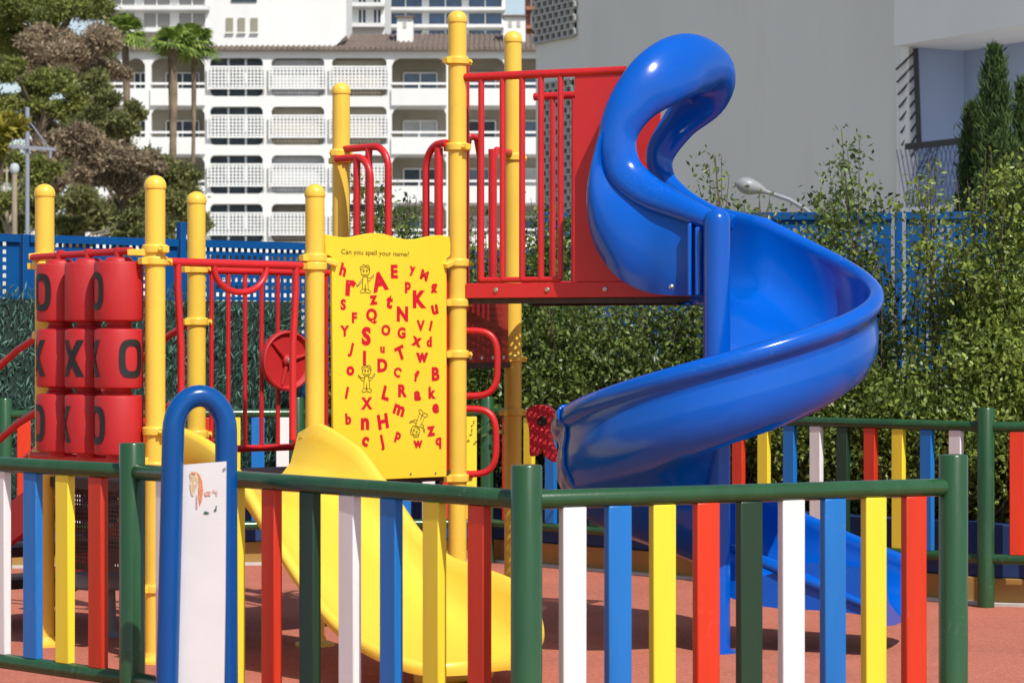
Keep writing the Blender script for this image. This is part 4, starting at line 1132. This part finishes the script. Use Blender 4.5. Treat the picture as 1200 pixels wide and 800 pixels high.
tree('garden_tree', 14, 58, [(-4,160,10),(12,150,9),(-10,176,12)], leafmat('yellowing leaves', (.10,.10,.015),(.38,.33,.04),.6,.2,.5), 'small tree with yellowing leaves at the left edge', 900, 29, .1, size=.3)

def palm(px, py, pxb, Y, label, seed, rad=1.05, tk=.2, lean=.0):
    rr = random.Random(seed); s_ = F/Y
    top = P(px,py,Y); b = V((P(pxb,0,Y).x,Y,0))
    root = thing('palm_tree', b, label, 'palm', 'palms before the white building')
    tr = [b.lerp(top,k/14)+V((.25*math.sin(k/14*math.pi),0,0)) for k in range(15)]
    obj('trunk', MB().tube(tr, [tk*(1.0+.14*(k%2)) if k < 12 else tk*1.35 for k in range(15)], 10), palmbark, root)
    m = MB()
    for i in range(30):
        az = rr.uniform(0,2*math.pi); el = rr.uniform(-.5,1.3)
        d = V((math.cos(az)*math.cos(el), math.sin(az)*math.cos(el), math.sin(el)))
        hub = top+d*rad*rr.uniform(.35,.55); m.tube([top, hub], .02, 4)
        sd = d.cross(Z); sd = sd.normalized() if sd.length > .05 else V((1,0,0)); up = sd.cross(d)
        fr = rad*rr.uniform(.55,.85)
        for k in range(13):
            a = R(-85+170*k/12); dd = d*math.cos(a)+sd*math.sin(a)
            tip = hub+dd*fr+V((0,0,-.34*fr))+up*rr.uniform(-.05,.05); w = (dd.cross(up)).normalized()*.06
            m.add([hub, hub+dd*fr*.55+w, tip, hub+dd*fr*.55-w], [(0,1,2,3)])
    obj('crown', m, palmm, root, smooth=False)
palmbark = mat('palm bark', (.27,.20,.13), .9, .5, 2.2, .8, 8)
palmm = leafmat('palm fronds', (.06,.12,.02), (.34,.45,.09), .5, .25, .8)
palm(202,54,184,102,'fan palm with the thicker trunk, left one of the close pair',31,1.02,.135)
palm(227,54,206,104,'fan palm with the thin trunk, right one of the close pair',32,1.02,.075)
palm(146,40,139,106,'fan palm left of the close pair, half hidden by the pines',33,1.0,.11)

# utility pole
Yp = 60; xp = P(32,0,Yp).x
up_ = thing('utility_pole', (xp,Yp,0), 'blue grey metal pole with a crossarm and slanted braces, at the left', 'pole')
pm = mat('blue grey pole paint', (.30,.32,.40), .5, .15, 2)
obj('pole', MB().tube([V((xp,Yp,0)), P(32,126,Yp)], .05, 12), pm, up_)
obj('crossarm', MB().bar(P(-12,170,Yp)-V((0,.08,0)), P(66,175.5,Yp)-V((0,.08,0)), .06, .075), pm, up_)
for e in ((8,160),(58,166)):
    obj('brace', MB().tube([P(31.5,138,Yp)-V((0,.06,0)), P(e[0],e[1]+8,Yp)-V((0,.06,0))], .016, 6), pm, up_)
obj('hanger', MB().bar(P(60,176,Yp)-V((0,.08,0)), P(60,186,Yp)-V((0,.08,0)), .05, .05), pm, up_)
Yg = 57; xg = P(17,0,Yg).x
gl = thing('garden_lamp', (xg,Yg,0), 'small garden lamp with a pale cap on a slim post, left of the metal pole', 'lamp')
obj('lamp_post', MB().tube([V((xg,Yg,0)), P(17,204,Yg)], .06, 10), palebark, gl)
obj('lamp_cap', MB().lathe([(.04,-.05),(.09,0),(.11,.08),(.09,.17),(.03,.2)], P(17,202,Yg), 14), mat('pale lamp cap', (.5,.55,.58), .4), gl)

# ---------------------------------------------------------------- light, sky, camera
az = R(30); el = R(49)
Ld = V((math.sin(az)*math.cos(el), -math.cos(az)*math.cos(el), math.sin(el)))   # towards the sun
sun = bpy.data.lights.new('sun', 'SUN'); sun.energy = 4.25; sun.angle = R(.53); sun.color = (1,.955,.88)
so_ = bpy.data.objects.new('sun', sun); COL.objects.link(so_); so_.location = (10,-10,20)
so_.rotation_euler = (-Ld).to_track_quat('-Z','Y').to_euler()
w = bpy.data.worlds.new('World'); SC.world = w; w.use_nodes = True
nt = w.node_tree; bg = nt.nodes['Background']
sk = nt.nodes.new('ShaderNodeTexSky'); sk.sky_type = 'NISHITA'; sk.sun_disc = False
sk.sun_elevation = el; sk.sun_rotation = math.pi-az; sk.air_density = 1.0; sk.dust_density = .7; sk.ozone_density = 1.0
hs = nt.nodes.new('ShaderNodeHueSaturation'); hs.inputs['Saturation'].default_value = .72
nt.links.new(sk.outputs['Color'], hs.inputs['Color']); nt.links.new(hs.outputs['Color'], bg.inputs['Color']); bg.inputs['Strength'].default_value = .115
cam = bpy.data.cameras.new('camera'); co = bpy.data.objects.new('camera', cam); COL.objects.link(co)
co.location = (0,0,CAMZ); co.rotation_euler = (R(90),0,0)
cam.sensor_width = 36; cam.lens = 36*F/1200; cam.clip_end = 3000; cam.clip_start = .1
cam.dof.use_dof = True; cam.dof.focus_distance = 11.6; cam.dof.aperture_fstop = 9.0
SC.camera = co
SC.view_settings.view_transform = 'Standard'; SC.view_settings.look = 'None'; SC.view_settings.gamma = 1
SC.view_settings.exposure = 0.12
SC.cycles.max_bounces = 8
